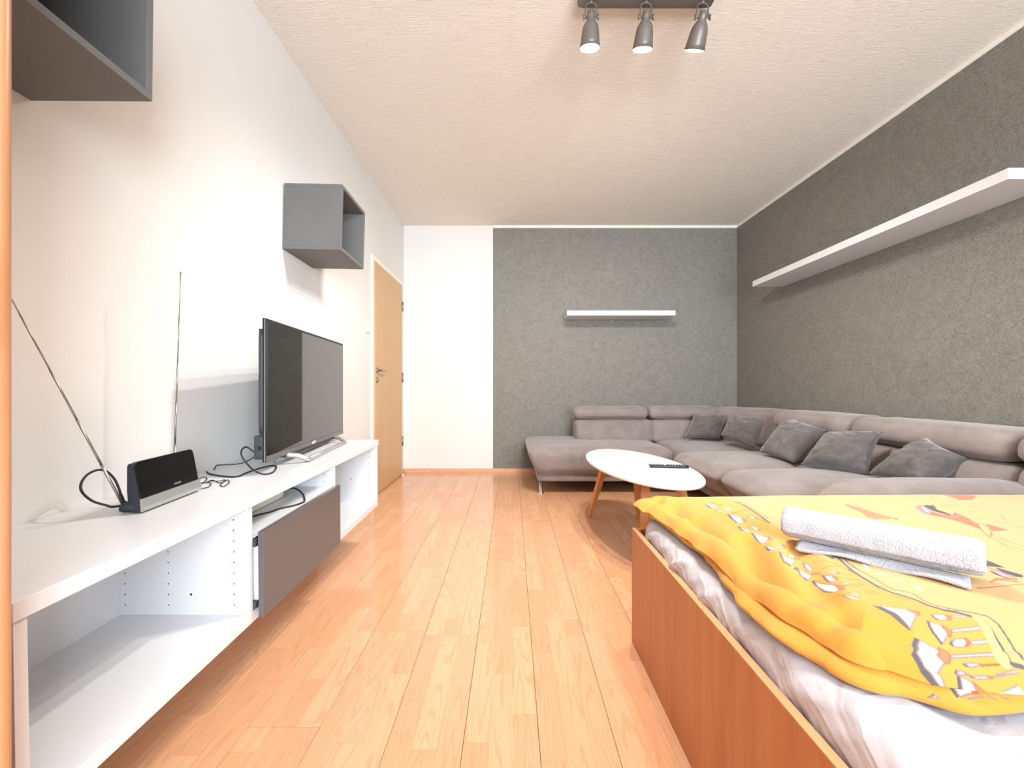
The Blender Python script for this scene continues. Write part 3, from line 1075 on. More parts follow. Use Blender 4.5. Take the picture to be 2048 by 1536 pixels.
for (fx, fy), (tx, ty) in zip(feet, tops):
    V, F = [], []
    d = np.array((fx - TCX, fy - TCY))
    d /= np.linalg.norm(d)
    e = np.array((-d[1], d[0]))
    for t in (0.0, .5, 1.0):
        c = np.array((tx + (fx - tx) * t, ty + (fy - ty) * t))
        hw, hd_ = .026 - .011 * t, .018 - .006 * t
        z = (TZ - .0165) * (1 - t)
        for a, b in ((-1, -1), (1, -1), (1, 1), (-1, 1)):
            p = c + e * hw * a + d * hd_ * b
            V.append((p[0], p[1], z))
    for i in range(2):
        for k in range(4):
            F.append([i * 4 + k, i * 4 + (k + 1) % 4, i * 4 + 4 + (k + 1) % 4, i * 4 + 4 + k])
    F += [[3, 2, 1, 0], [8, 9, 10, 11]]
    bm = bmesh.new()
    vs = [bm.verts.new(q) for q in V]
    for q in F:
        bm.faces.new([vs[i] for i in q])
    bmesh.ops.recalc_face_normals(bm, faces=bm.faces[:])
    bmesh.ops.bevel(bm, geom=bm.edges[:], offset=.0025, segments=2, affect='EDGES')
    put('leg', *bm_out(bm), LEG_WOOD, ct)
for a, b in ((0, 1), (2, 3)):
    pa, pb = np.array(tops[a]), np.array(tops[b])
    dd = (pb - pa) / np.linalg.norm(pb - pa)
    put('cross_bar', *tube_vf([(pa[0] + dd[0] * .02, pa[1] + dd[1] * .02, TZ - .036), ((pa[0] + pb[0]) / 2, (pa[1] + pb[1]) / 2, TZ - .036), (pb[0] - dd[0] * .02, pb[1] - dd[1] * .02, TZ - .036)], .016, 4), LEG_WOOD, ct)

rcn = thing('remote_control', (.925, 2.475, TZ), 'black television remote control on the white coffee table', 'remote control', rot=Matrix.Rotation(math.radians(-7), 3, 'Z'))
put('casing', *soft_vf((-.112, -.022, 0.0002), (.112, .022, .016), .007, n=6), BLACK, rcn, True, True)
for i in range(12):
    for j in range(3):
        x = -.095 + i * .0165
        if i in (4, 5):
            continue
        put('button', *box_vf((x - .005, -.014 + j * .011, .0155), (x + .005, -.006 + j * .011, .0178), .001, 1), KEYS, rcn, False, True)
put('ring_button', *lathe_vf([(.014, 0), (.014, .002), (.009, .002), (.009, .0008)], 18, (0, 0, 1), (-.022, 0, .0155)), SILVER, rcn, True, True)
box('colour_key_strip', (.030, -.016, .0157), (.036, .016, .0172), SILVER, rcn, 0, True)
box('end_cap', (-.1125, -.019, .003), (-.108, .019, .013), SILVER, rcn, .001, True)

# ------------------------------------------------------------------ ceiling lamp: three spots on a bar
LY = 1.885
cl = thing('ceiling_lamp', (.607, LY, ZC), 'dark ceiling bar lamp with three tilted spotlight heads', 'lamp')
bx = soft_vf((.300, LY - .045, ZC - .050), (.914, LY + .045, ZC - .0005), .020, n=8)
put('bar', *bx, LAMP_METAL, cl, True)
for k, (hx, tiltd, side, on) in enumerate(((.357, 15, .00, 1), (.604, 22, -.02, 1), (.858, 32, -.085, 1))):
    a = math.radians(tiltd)
    axis = np.array((side, math.sin(a), -math.cos(a)))       # the way the head points
    axis /= np.linalg.norm(axis)
    piv = np.array((hx, LY, ZC - .118))
    neck = piv - axis * .022
    put('yoke', *merge([tube_vf(spline([(hx - .026, LY, ZC - .124), (hx - .024, LY, ZC - .072), (hx - .010, LY, ZC - .055), (hx + .010, LY, ZC - .055), (hx + .024, LY, ZC - .072), (hx + .026, LY, ZC - .124)], 5), .0032, 6),
                        lathe_vf([(.009, 0), (.009, .012)], 12, (0, 0, 1), (hx, LY, ZC - .060)),
                        lathe_vf([(.004, -.034), (.004, .034)], 8, (1, 0, 0), (hx, LY, ZC - .118))]), LAMP_METAL, cl, True)
    for s in (-1, 1):
        wn = put('thumb_screw', *lathe_vf([(.010, 0), (.010, .004), (.005, .005)], 10, (s, 0, 0), (hx + s * .030, LY, ZC - .118)), LAMP_METAL, cl)
        put('wing', *box_vf((hx + s * .034 - .0015, LY - .003, ZC - .132), (hx + s * .034 + .0015, LY + .003, ZC - .104)), LAMP_METAL, wn)
    prof = [(.002, -.024), (.017, -.022), (.0185, .0), (.0185, .012), (.024, .019), (.034, .036), (.0385, .058), (.043, .098), (.046, .120), (.0445, .120), (.0415, .097), (.037, .058), (.032, .037), (.015, .022), (.002, .021)]
    hd = put('shade', *lathe_vf(prof, 32, axis, piv, cap=False), LAMP_METAL, cl, True)
    inn = [(.0408, .095), (.0363, .058), (.0313, .038), (.014, .0235)]
    put('lining', *lathe_vf([(.0440, .1195), (.0412, .097)] + [(r - .0006, z) for r, z in inn], 32, axis, piv, cap=False), LAMP_IN, hd, True)
    put('bulb', *lathe_vf([(.010, .032), (.012, .055), (.024, .070), (.033, .087), (.034, .102), (.028, .114), (.014, .1215), (.001, .123)], 24, axis, piv), BULB, cl, True, label='lit bulb')
    d = bpy.data.lights.new('spot_light', 'SPOT')
    d.energy, d.color = LAMP_W * (1.25, 1.0, .8)[k], LAMP_COL
    d.spot_size, d.spot_blend, d.shadow_soft_size = math.radians(166), .7, .030
    o = bpy.data.objects.new('spot_light', d)
    p = piv + axis * .130
    o.location = p
    o.rotation_euler = Vector(axis).to_track_quat('-Z', 'Y').to_euler()
    COL.objects.link(o)

# ------------------------------------------------------------------ bed
bd = thing('bed', (1.25, .55, 0), 'orange beech bed with plain board sides at the right of the picture', 'bed')
BX0, BX1, BY0, BY1, BZ = .4455, 2.075, -.47, 1.5555, .420
for nm, lo, hi in (('side_board', (BX0, BY0, 0.0005), (BX0 + .018, BY1 - .019, BZ)), ('side_board', (BX1 - .018, BY0, 0.0005), (BX1, BY1 - .019, BZ)),
                   ('foot_board', (BX0, BY1 - .018, 0.0005), (BX1, BY1, BZ)), ('head_board', (BX0, BY0 - .02, 0.0005), (BX1, BY0 - .001, .80))):
    b = box(nm, lo, hi, BED_WOOD, bd, .0012)
    e0 = .0004
    bv = box_vf((lo[0] + e0, lo[1] + e0, hi[2] - .0002), (hi[0] - e0, hi[1] - e0, hi[2] + .0012), .0005, 1)
    put('edge_band', *bv, BED_EDGE, b)
box('slat_base', (BX0 + .019, BY0 + .002, .235), (BX1 - .019, BY1 - .019, .262), BED_WOOD, bd)

# mattress in its sheet: a soft slab whose side leans and creases
MX0, MX1, MY0, MY1, MZ0, MZ1 = .474, 2.045, BY0 + .01, 1.520, .263, .486
def mattress():
    nu, nv, k = 150, 240, 16
    us = np.concatenate([np.linspace(-1, 0, k, endpoint=False), np.linspace(0, 1, nu), np.linspace(1, 2, k + 1)[1:]])
    vs = np.concatenate([np.linspace(-1, 0, k, endpoint=False), np.linspace(0, 1, nv), np.linspace(1, 2, k + 1)[1:]])
    U, Vv = np.meshgrid(us, vs, indexing='ij')
    rr = .055
    cu, cv = np.clip(U, 0, 1), np.clip(Vv, 0, 1)
    eu, ev = U - cu, Vv - cv
    e = np.minimum(np.hypot(eu, ev), 1)
    dn = np.hypot(eu, ev) + 1e-9
    du, dv = eu / dn * (e > 0), ev / dn * (e > 0)
    # out along a quarter round, then straight down
    a = np.clip(e / .55, 0, 1) * math.pi / 2
    out = rr * np.sin(a)
    dz = rr * (1 - np.cos(a)) + np.clip(e - .55, 0, 1) / .45 * (MZ1 - MZ0 - rr)
    X = MX0 + rr + cu * (MX1 - MX0 - 2 * rr) + du * out
    Y = MY0 + rr + cv * (MY1 - MY0 - 2 * rr) + dv * out
    Z = MZ1 - dz
    q = np.c_[X.ravel(), Y.ravel(), Z.ravel()]
    wide = fbm3(q * np.array((3.5, 4, 3)) + 3, 3).reshape(X.shape)
    # creases on the side run down and towards the camera
    w = Y * 34 - (MZ1 - Z) * 55 + 4.0 * wide
    w2 = Y * 61 - (MZ1 - Z) * 80 + 5.0 * wide
    cr = (np.maximum(0, np.sin(w)) ** 5 * .011 + np.maximum(0, np.sin(w2)) ** 6 * .006) * np.clip(e / .3, 0, 1) * np.clip(.6 + wide, 0, 1.2)
    side = np.clip(e / .6, 0, 1)
    X = X + du * (cr + .010 * wide * side + .004)
    Y = Y + dv * (cr + .004 * wide * side)
    # long soft folds on top, near the open near corner
    wr = fbm3(np.c_[(X * 6 + Y * 3).ravel(), (X * 1.8 - Y * 3.5).ravel(), np.full(X.size, 9.)], 2).reshape(X.shape)
    ridg = np.maximum(0, .42 - np.abs(wr)) ** 2 * .075
    Z = Z + (1 - side) * (ridg - .012 + .003 * wide) * np.clip(1.2 - np.hypot(X - .75, (Y - .45)) * .6, .15, 1)
    n1, n2 = X.shape
    V = np.c_[X.ravel(), Y.ravel(), Z.ravel()]
    idx = np.arange(n1 * n2).reshape(n1, n2)
    F = np.stack([idx[:-1, :-1], idx[1:, :-1], idx[1:, 1:], idx[:-1, 1:]], -1).reshape(-1, 4)
    return V, F
def put_fast(name, V, F, mat, smooth=True, colors=None):
    me = bpy.data.meshes.new(name)
    V = np.ascontiguousarray(V, dtype=np.float32)
    F = np.ascontiguousarray(F, dtype=np.int32)
    me.vertices.add(len(V))
    me.vertices.foreach_set('co', V.ravel())
    me.loops.add(F.size)
    me.loops.foreach_set('vertex_index', F.ravel())
    me.polygons.add(len(F))
    me.polygons.foreach_set('loop_start', np.arange(0, F.size, 4, dtype=np.int32))
    me.update(calc_edges=True)
    me.validate()
    me.materials.append(mat)
    if colors is not None:
        at = me.color_attributes.new('print', 'FLOAT_COLOR', 'POINT')
        at.data.foreach_set('color', np.ascontiguousarray(colors, dtype=np.float32).ravel())
    if smooth:
        me.shade_smooth()
    o = bpy.data.objects.new(name, me)
    COL.objects.link(o)
    return o
tag(put_fast('mattress', *mattress(), SHEET), 'mattress in a creased white fitted sheet on the beech bed', 'mattress')

# ------------------------------------------------------------------ duvet
DTOP, DBOT = .556, .4885
# plan outline of the duvet (outer reach of its rim), left edge from the far end to the near corner, then the near edge
LEFT = [(.460, 1.575), (.470, 1.50), (.481, 1.40), (.488, 1.27), (.497, 1.10), (.486, .95), (.482, .84), (.488, .75), (.505, .672)]
NEAR = [(.540, .618), (.61, .588), (.70, .585), (.80, .588), (1.0, .592), (1.4, .60), (1.8, .61), (2.03, .615)]
def arc(pts, n):
    s = spline(np.c_[np.array(pts), np.zeros(len(pts))], 12)[:, :2]
    d = np.concatenate([[0], np.cumsum(np.linalg.norm(np.diff(s, axis=0), axis=1))])
    t = np.linspace(0, d[-1], n)
    return np.c_[np.interp(t, d, s[:, 0]), np.interp(t, d, s[:, 1])]
def duvet_base(nu, nv, k):
    """grid: i across (0 left .. right), j along (0 near .. far), k extra rows form the rim"""
    lf = arc(LEFT, 400)[::-1]           # near -> far
    nr = arc(NEAR, 400)                 # left -> right
    inset = .050
    us = np.concatenate([np.linspace(-1, 0, k, endpoint=False), np.linspace(0, 1, nu) ** 1.4])
    vs = np.concatenate([np.linspace(-1, 0, k, endpoint=False), np.linspace(0, 1, nv), np.linspace(1, 2, k + 1)[1:]])
    U, V = np.meshgrid(us, vs, indexing='ij')
    cu, cv = np.clip(U, 0, 1), np.clip(V, 0, 1)
    # Coons patch between the left edge, near edge, and straight right and far edges (all inset for the rim)
    c00 = (lf[0] + nr[0]) / 2 + np.array((.045, .036))
    c01 = lf[-1] + np.array((inset, -inset))
    c10 = nr[-1] + np.array((0, inset))
    c11 = np.array((2.03, c01[1]))
    tl = np.linspace(0, 1, len(lf))
    def L(t):
        p = np.stack([np.interp(t, tl, lf[:, 0]) + inset, np.interp(t, tl, lf[:, 1])], -1)
        e0, e1 = c00 - (lf[0] + np.array((inset, 0))), c01 - (lf[-1] + np.array((inset, 0)))
        w0, w1 = np.clip(1 - t * 4, 0, 1)[..., None], np.clip(t * 4 - 3, 0, 1)[..., None]
        return p + e0 * w0 + e1 * w1
    def N(t):
        p = np.stack([np.interp(t, tl, nr[:, 0]), np.interp(t, tl, nr[:, 1]) + inset], -1)
        e0 = c00 - (nr[0] + np.array((0, inset)))
        w0 = np.clip(1 - t * 8, 0, 1)[..., None]
        return p + e0 * w0
    def R(t):
        return c10 + (c11 - c10) * t[..., None]
    def Fr(t):
        return c01 + (c11 - c01) * t[..., None]
    a, b = cu[..., None], cv[..., None]
    S = (1 - a) * L(cv) + a * R(cv) + (1 - b) * N(cu) + b * Fr(cu) - ((1 - a) * (1 - b) * c00 + a * (1 - b) * c10 + (1 - a) * b * c01 + a * b * c11)
    eu, ev = U - cu, V - cv
    e = np.minimum(np.hypot(eu, ev), 1.0)
    dn = np.hypot(eu, ev) + 1e-9
    d = np.stack([eu / dn, ev / dn], -1) * (e > 0)[..., None]
    return U, V, S, e, d, inset
def duvet(nu=820, nv=820, k=110):
    U, V, S, e, d, inset = duvet_base(nu, nv, k)
    X0, Y0 = S[..., 0], S[..., 1]
    H = DTOP - DBOT
    q = np.c_[X0.ravel(), Y0.ravel(), np.zeros(X0.size)]
    n1 = fbm3(q * np.array((5, 5, 1)) + 1.5, 3).reshape(X0.shape)
    n2 = fbm3(q * np.array((13, 9, 1)) + 8.2, 3).reshape(X0.shape)
    # the rim: a full upper roll, a crease, and a lower roll that shows most round the near corner
    lowr = np.clip((1.12 - Y0) / .30, 0, 1) * .030 * (1 + .5 * n2) + .002
    lowr = lowr * (1 - .55 * np.clip((X0 - .58) / .14, 0, 1))
    lowr = lowr + np.clip((Y0 - 1.0) / .3, 0, 1) * (.003 + .004 * n2)
    lowr = np.clip(lowr, .0, .04)
    up = np.clip(e / .56, 0, 1)
    lo = np.clip((e - .56) / .44, 0, 1)
    off = inset * np.sin(up * math.pi * .5) ** .8 * np.where(up < .72, 1, 1 - ((up - .72) / .28) ** 2 * .34)
    off = off + lowr * np.sin(lo * math.pi * .62) + .66 * 0 * lo
    drop = .62 * H * (1 - np.cos(up * math.pi)) / 2 + .38 * H * lo
    X = X0 + d[..., 0] * off
    Y = Y0 + d[..., 1] * off
    # inner puff, falling towards the edges
    edge = np.minimum(np.minimum(np.clip(U, 0, 1) * 1.55, 9), np.minimum(np.clip(V, 0, 1) * .95, (1 - np.clip(V, 0, 1)) * .95))
    puff = .016 * (1 - np.exp(-edge / .09)) - .013 * np.exp(-edge / .03)
    puff = puff + .004 * np.clip((X0 - .9) / .6, 0, 1)
    # valleys running diagonally from the print band into the rim
    fold = np.zeros_like(X0)
    for (ax_, ay, bx_, by, w, amp) in VALLEYS:
        a = np.array((ax_, ay)); b = np.array((bx_, by))
        ab = b - a
        px, py = X0 - a[0], Y0 - a[1]
        t = np.clip((px * ab[0] + py * ab[1]) / (ab @ ab), 0, 1)
        dist = np.hypot(px - t * ab[0], py - t * ab[1])
        fold += -amp * np.exp(-(dist / w) ** 2) + .45 * amp * np.exp(-((dist - 2.1 * w) / w) ** 2)
    bord = np.exp(-((X0 - .50) / .16) ** 2)
    wr = n1 * .0050 + n2 * (.0015 + .0022 * bord) + (.25 - np.abs(fbm3(np.c_[(X0 * 7 - Y0 * 6).ravel(), (X0 * 5 + Y0 * 3).ravel(), np.full(X0.size, 3.)], 2).reshape(X0.shape))) * .008 * bord
    fade = 1 - lo
    Z = DTOP - drop + (puff + fold) * (1 - up) ** .5 + wr * (fade * .85 + .05)
    # sideways ruffles of the rim
    rf = fbm3(np.c_[(X0 * 9).ravel(), (Y0 * 9).ravel(), (e * 2.2).ravel()], 3).reshape(X0.shape)
    rip = np.sin(Y0 * 55 + e * 4 + 3 * n1) * .0022 * np.clip(e / .3, 0, 1)
    X = X + d[..., 0] * (rf * .010 + rip) * np.clip(e / .4, 0, 1)
    Y = Y + d[..., 1] * (rf * .008 + rip) * np.clip(e / .4, 0, 1)
    # far left corner: a tip drawn out over the board
    tip = np.exp(-((U + .25) ** 2 + (V - 1.25) ** 2) / .30)
    X = X - tip * .014
    Y = Y + tip * .030
    Z = Z - tip * .020 * np.clip(1 - e, 0, 1)
    Z = np.maximum(Z, DBOT + .0 * Z)
    # cloth coordinates for the print: flat plan distance, carried on over the rim
    arcl = inset * up * 1.25 + .42 * H * lo + .012 * lo
    UV = np.stack([X0 + d[..., 0] * arcl, Y0 + d[..., 1] * arcl], -1)
    return X, Y, Z, UV
VALLEYS = [(.585, 1.04, .505, .83, .024, .012), (.65, .96, .56, .78, .022, .010), (.545, 1.22, .50, 1.06, .024, .008),
           (.60, .82, .56, .71, .016, .006), (.55, 1.38, .50, 1.26, .022, .007), (.535, 1.48, .490, 1.42, .014, .008)]

PRINT_POLYS = [
 ('w',[(0.6354,0.7259),(0.6749,0.7119),(0.678,0.7019),(0.6417,0.6742),(0.638,0.671),(0.6447,0.7009)]),
 ('d',[(0.6221,0.7259),(0.6372,0.7213),(0.6457,0.7052),(0.6347,0.6668),(0.6315,0.6676),(0.6308,0.6799),(0.6318,0.7008)]),
 ('o',[(0.6712,0.7127),(0.6865,0.7074),(0.6832,0.7021),(0.6758,0.6982),(0.6742,0.7051)]),
 ('w',[(0.7503,0.6748),(0.7013,0.6684),(0.6963,0.6639),(0.7461,0.6688)]),
 ('w',[(0.6813,0.6837),(0.6925,0.6746),(0.6865,0.6608),(0.6649,0.647),(0.6675,0.6606),(0.6735,0.6739)]),
 ('d',[(0.6792,0.6873),(0.6816,0.6848),(0.6729,0.6724),(0.6645,0.6464),(0.66,0.6448),(0.6636,0.6634),(0.6699,0.6756)]),
 ('o',[(0.6946,0.6772),(0.6983,0.6683),(0.6924,0.6608),(0.6841,0.6554),(0.6883,0.6638),(0.6901,0.6714)]),
 ('w',[(0.7551,0.6994),(0.7314,0.6986),(0.729,0.695),(0.7536,0.6955)]),
 ('w',[(0.7034,0.7008),(0.7239,0.6994),(0.7154,0.6888),(0.7023,0.6879),(0.6996,0.6936)]),
 ('d',[(0.6977,0.7003),(0.7021,0.6995),(0.6986,0.6926),(0.7023,0.6874),(0.6961,0.6888)]),
 ('o',[(0.7225,0.6994),(0.7284,0.6977),(0.724,0.6916),(0.7169,0.6879),(0.717,0.6907)]),
 ('w',[(0.7362,0.6516),(0.7107,0.6494),(0.7065,0.645),(0.7334,0.6468)]),
 ('w',[(0.6887,0.6528),(0.7046,0.654),(0.7025,0.6478),(0.6937,0.6427),(0.6776,0.6423),(0.6805,0.6475)]),
 ('d',[(0.6881,0.6528),(0.679,0.6504),(0.6729,0.6458),(0.6764,0.6425),(0.6804,0.648)]),
 ('o',[(0.705,0.6543),(0.7097,0.6526),(0.7069,0.6477),(0.6996,0.6432),(0.6934,0.6425),(0.7029,0.6477)]),
 ('w',[(0.7249,0.6345),(0.6563,0.6323),(0.6534,0.6308),(0.6529,0.6291),(0.7192,0.6307)]),
 ('w',[(0.6351,0.6526),(0.6419,0.6455),(0.6493,0.6396),(0.6386,0.6342),(0.6352,0.6333),(0.6359,0.6247),(0.6277,0.6213),(0.6195,0.6169),(0.622,0.6137),(0.6215,0.5997),(0.6169,0.5948),(0.6126,0.6179),(0.6088,0.6262),(0.6118,0.6408),(0.6232,0.6449)]),
 ('d',[(0.6303,0.6572),(0.6357,0.6532),(0.622,0.6452),(0.6111,0.6411),(0.6098,0.6242),(0.6169,0.5948),(0.6103,0.5823),(0.6086,0.5978),(0.6014,0.6231),(0.6025,0.6415),(0.6122,0.6451)]),
 ('o',[(0.6536,0.6423),(0.6591,0.6379),(0.6507,0.6293),(0.6422,0.624),(0.6366,0.6241),(0.6372,0.6301),(0.6352,0.6333),(0.6437,0.6361)]),
 ('w',[(0.6632,0.6229),(0.685,0.6222),(0.6852,0.6203),(0.6692,0.6183)]),
 ('d',[(0.6584,0.6227),(0.663,0.6227),(0.6689,0.6181),(0.6623,0.619)]),
 ('o',[(0.6844,0.6217),(0.6898,0.62),(0.6841,0.6195)]),
 ('w',[(0.7301,0.6146),(0.6939,0.6097),(0.6945,0.6079),(0.7293,0.6117)]),
 ('w',[(0.6477,0.6159),(0.6556,0.6135),(0.6616,0.6108),(0.6419,0.6122)]),
 ('d',[(0.645,0.6178),(0.6474,0.6159),(0.6413,0.6122),(0.6385,0.6129)]),
 ('w',[(0.6621,0.61),(0.6855,0.609),(0.6848,0.6069),(0.6655,0.6066)]),
 ('d',[(0.6564,0.6104),(0.6623,0.6103),(0.6655,0.6066),(0.6592,0.6079)]),
 ('o',[(0.6844,0.6091),(0.691,0.608),(0.686,0.6068)]),
 ('w',[(0.6457,0.6107),(0.658,0.6019),(0.6557,0.5855),(0.6561,0.5673),(0.633,0.5672)]),
 ('d',[(0.6408,0.6117),(0.6456,0.6109),(0.6313,0.5673),(0.6265,0.568)]),
 ('o',[(0.658,0.6041),(0.6671,0.5934),(0.6692,0.5857),(0.6633,0.567),(0.6569,0.5669),(0.6569,0.5811),(0.661,0.5844)]),
 ('w',[(0.7176,0.599),(0.6935,0.5916),(0.6719,0.5849),(0.6698,0.5843),(0.6936,0.5778),(0.7204,0.5816)]),
 ('w',[(0.5981,0.5738),(0.6045,0.5754),(0.6068,0.5709)]),
 ('d',[(0.5932,0.5749),(0.6049,0.5782),(0.6049,0.5754),(0.5972,0.574)]),
 ('w',[(0.6459,1.373),(0.6654,1.347),(0.6498,1.322),(0.6364,1.319)]),
 ('d',[(0.6385,1.369),(0.6428,1.353),(0.6373,1.313),(0.6277,1.315)]),
 ('o',[(0.6704,1.351),(0.6824,1.343),(0.6701,1.335)]),
 ('w',[(0.6409,1.294),(0.6518,1.266),(0.6346,1.282)]),
 ('d',[(0.6323,1.295),(0.6384,1.29),(0.6322,1.282)]),
 ('w',[(0.6695,1.309),(0.6886,1.31),(0.6809,1.286),(0.6649,1.281)]),
 ('o',[(0.6691,1.265),(0.6775,1.257),(0.6681,1.249)]),
 ('w',[(0.655,1.248),(0.6701,1.2),(0.6533,1.171),(0.6323,1.163),(0.6413,1.205)]),
 ('d',[(0.6482,1.254),(0.6531,1.245),(0.6413,1.201),(0.6342,1.166),(0.6289,1.167),(0.6368,1.215)]),
 ('o',[(0.6676,1.209),(0.6707,1.189),(0.6554,1.166),(0.6522,1.171)]),
 ('w',[(0.6929,1.219),(0.7102,1.215),(0.6967,1.194),(0.6891,1.202)]),
 ('d',[(0.6879,1.22),(0.6916,1.216),(0.688,1.202)]),
 ('o',[(0.7077,1.213),(0.7087,1.204),(0.6977,1.192)]),
 ('w',[(0.6196,1.132),(0.6218,1.093),(0.6193,1.081),(0.6061,1.085)]),
 ('d',[(0.6173,1.14),(0.6234,1.139),(0.6061,1.085),(0.6017,1.096)]),
 ('w',[(0.6524,1.139),(0.6578,1.116),(0.652,1.099),(0.6437,1.107)]),
 ('d',[(0.6405,1.139),(0.6416,1.131),(0.6359,1.104),(0.6355,1.116)]),
 ('o',[(0.6578,1.116),(0.6582,1.102),(0.6488,1.095)]),
 ('w',[(0.6209,1.075),(0.629,1.058),(0.633,1.03),(0.6152,1.011),(0.6045,1.007),(0.6131,1.042)]),
 ('d',[(0.6155,1.076),(0.6196,1.072),(0.6131,1.042),(0.6045,1.007),(0.6059,1.019),(0.6111,1.049)]),
 ('o',[(0.6428,1.049),(0.6345,1.019),(0.626,1.015)]),
 ('w',[(0.5982,0.9852),(0.6035,0.9608),(0.6398,0.9867),(0.6382,0.9811),(0.6043,0.9561),(0.593,0.9564)]),
 ('d',[(0.5978,0.996),(0.596,0.9801),(0.5932,0.9537),(0.5882,0.961)]),
 ('o',[(0.6417,0.9924),(0.6482,0.9887),(0.6382,0.9811)]),
 ('w',[(0.6048,0.9406),(0.6021,0.9235),(0.6258,0.9254),(0.5963,0.8928),(0.5882,0.9022)]),
 ('d',[(0.6028,0.9492),(0.6048,0.9406),(0.586,0.9018),(0.5947,0.8904),(0.5857,0.8824),(0.5817,0.8981)]),
 ('o',[(0.6364,0.9451),(0.6523,0.9448),(0.6441,0.9384),(0.6322,0.9375)]),
 ('w',[(0.6412,0.9679),(0.6459,0.9521),(0.6349,0.9442),(0.6206,0.9399)]),
 ('w',[(0.6106,0.8977),(0.6101,0.879),(0.6089,0.8503),(0.5953,0.841),(0.5914,0.8546),(0.6093,0.8894)]),
 ('d',[(0.5868,0.8759),(0.6077,0.8962),(0.6082,0.8891),(0.5889,0.8537),(0.5953,0.841),(0.5895,0.8398),(0.5864,0.8525),(0.5975,0.8775)]),
 ('o',[(0.6142,0.8577),(0.6221,0.8474),(0.6193,0.8412),(0.6108,0.853)]),
 ('w',[(0.6374,0.9128),(0.6341,0.8953),(0.6262,0.8719),(0.6184,0.8683),(0.6241,0.8902)]),
 ('d',[(0.6356,0.9156),(0.6369,0.9135),(0.6236,0.8907),(0.6171,0.8666),(0.6226,0.8918)]),
 ('w',[(0.6041,0.8355),(0.6078,0.8125),(0.6098,0.7897),(0.6043,0.7725),(0.597,0.7771),(0.595,0.7954),(0.5987,0.82)]),
 ('d',[(0.5983,0.8392),(0.6041,0.8355),(0.5987,0.82),(0.5942,0.7945),(0.5958,0.7777),(0.5915,0.7952),(0.5967,0.8221)]),
 ('o',[(0.6104,0.7914),(0.6177,0.7818),(0.6128,0.7725),(0.6058,0.7704),(0.6069,0.7779)]),
 ('w',[(0.6208,0.8343),(0.6267,0.82),(0.6243,0.804),(0.6138,0.8011),(0.6148,0.8131)]),
 ('d',[(0.6182,0.8386),(0.6203,0.8334),(0.6141,0.812),(0.6138,0.8011),(0.6126,0.8144)]),
 ('o',[(0.6281,0.8207),(0.6288,0.808),(0.6232,0.8027),(0.6236,0.8095)]),
 ('w',[(0.6296,0.8369),(0.6503,0.8418),(0.6508,0.835),(0.6295,0.8302)]),
 ('o',[(0.6532,0.8423),(0.6542,0.8362),(0.6447,0.8292)]),
 ('w',[(0.6241,0.7936),(0.6384,0.7896),(0.6282,0.7868)]),
 ('d',[(0.621,0.7959),(0.6237,0.793),(0.6246,0.7883)]),
 ('w',[(0.5966,0.7571),(0.6111,0.7376),(0.6097,0.735),(0.5981,0.7401)]),
 ('d',[(0.5949,0.7704),(0.5966,0.7571),(0.5978,0.7397),(0.6087,0.7338),(0.5957,0.7407)]),
 ('w',[(0.6094,0.7578),(0.6257,0.7543),(0.619,0.7471),(0.6149,0.7494)]),
 ('d',[(0.6068,0.7602),(0.6094,0.7578),(0.6144,0.7488)]),
 ('o',[(1.065,1.342),(1.069,1.32),(1.074,1.294),(1.072,1.247),(1.074,1.203),(1.084,1.195),(1.069,1.181),(1.046,1.181),(1.019,1.175),(1.016,1.191),(1.041,1.249),(1.041,1.287)]),
 ('k',[(1.085,1.199),(1.084,1.184),(1.086,1.175),(1.076,1.173)]),
 ('p',[(1.247,1.297),(1.284,1.307),(1.245,1.245),(1.225,1.218),(1.211,1.218),(1.208,1.231),(1.232,1.27)]),
 ('l',[(1.263,1.293),(1.276,1.298),(1.24,1.245),(1.226,1.23),(1.229,1.246)]),
 ('r',[(1.211,1.218),(1.248,1.245),(1.248,1.216),(1.267,1.206),(1.303,1.234),(1.285,1.183),(1.258,1.135),(1.213,1.08),(1.225,1.149),(1.219,1.183)]),
 ('g',[(1.221,1.183),(1.247,1.197),(1.287,1.198),(1.256,1.184)]),
 ('k',[(1.279,1.303),(1.299,1.312),(1.316,1.306),(1.282,1.262),(1.275,1.214),(1.262,1.206),(1.256,1.224),(1.256,1.253)]),
 ('y',[(1.316,1.306),(1.306,1.278),(1.288,1.238),(1.301,1.234),(1.274,1.21),(1.274,1.222),(1.282,1.262)]),
 ('r',[(1.272,1.129),(1.283,1.122),(1.283,1.084),(1.23,1.072),(1.255,1.102)]),
 ('w',[(1.261,1.135),(1.24,1.108),(1.187,1.05),(1.176,1.033),(1.195,1.061)]),
 ('r',[(1.513,1.481),(1.59,1.483),(1.605,1.446),(1.518,1.381),(1.466,1.372),(1.489,1.421)]),
 ('r',[(0.9029,0.7961),(0.9425,0.8193),(0.9849,0.8187),(0.9817,0.8134),(0.9333,0.8084)]),
 ('k',[(1.021,0.9017),(1.021,0.887),(1.017,0.8641),(0.9978,0.8703),(0.9858,0.8721)]),
 ('k',[(1,0.8663),(1.011,0.8302),(0.9981,0.8193),(0.9907,0.8234),(0.987,0.8431),(0.9928,0.8585)]),
 ('p',[(0.9839,0.8705),(0.9863,0.8664),(0.9889,0.8221),(0.9814,0.82),(0.9783,0.8595)]),
 ('l',[(0.9789,0.8509),(0.9804,0.8374),(0.9755,0.8219),(0.9696,0.8339)]),
 ('k',[(0.9695,0.8546),(0.9724,0.8453),(0.968,0.827),(0.9741,0.8179),(0.9644,0.8196),(0.9616,0.8358)]),
 ('g',[(0.9444,0.8094),(0.9761,0.81),(0.9686,0.7998),(0.9565,0.8033)]),
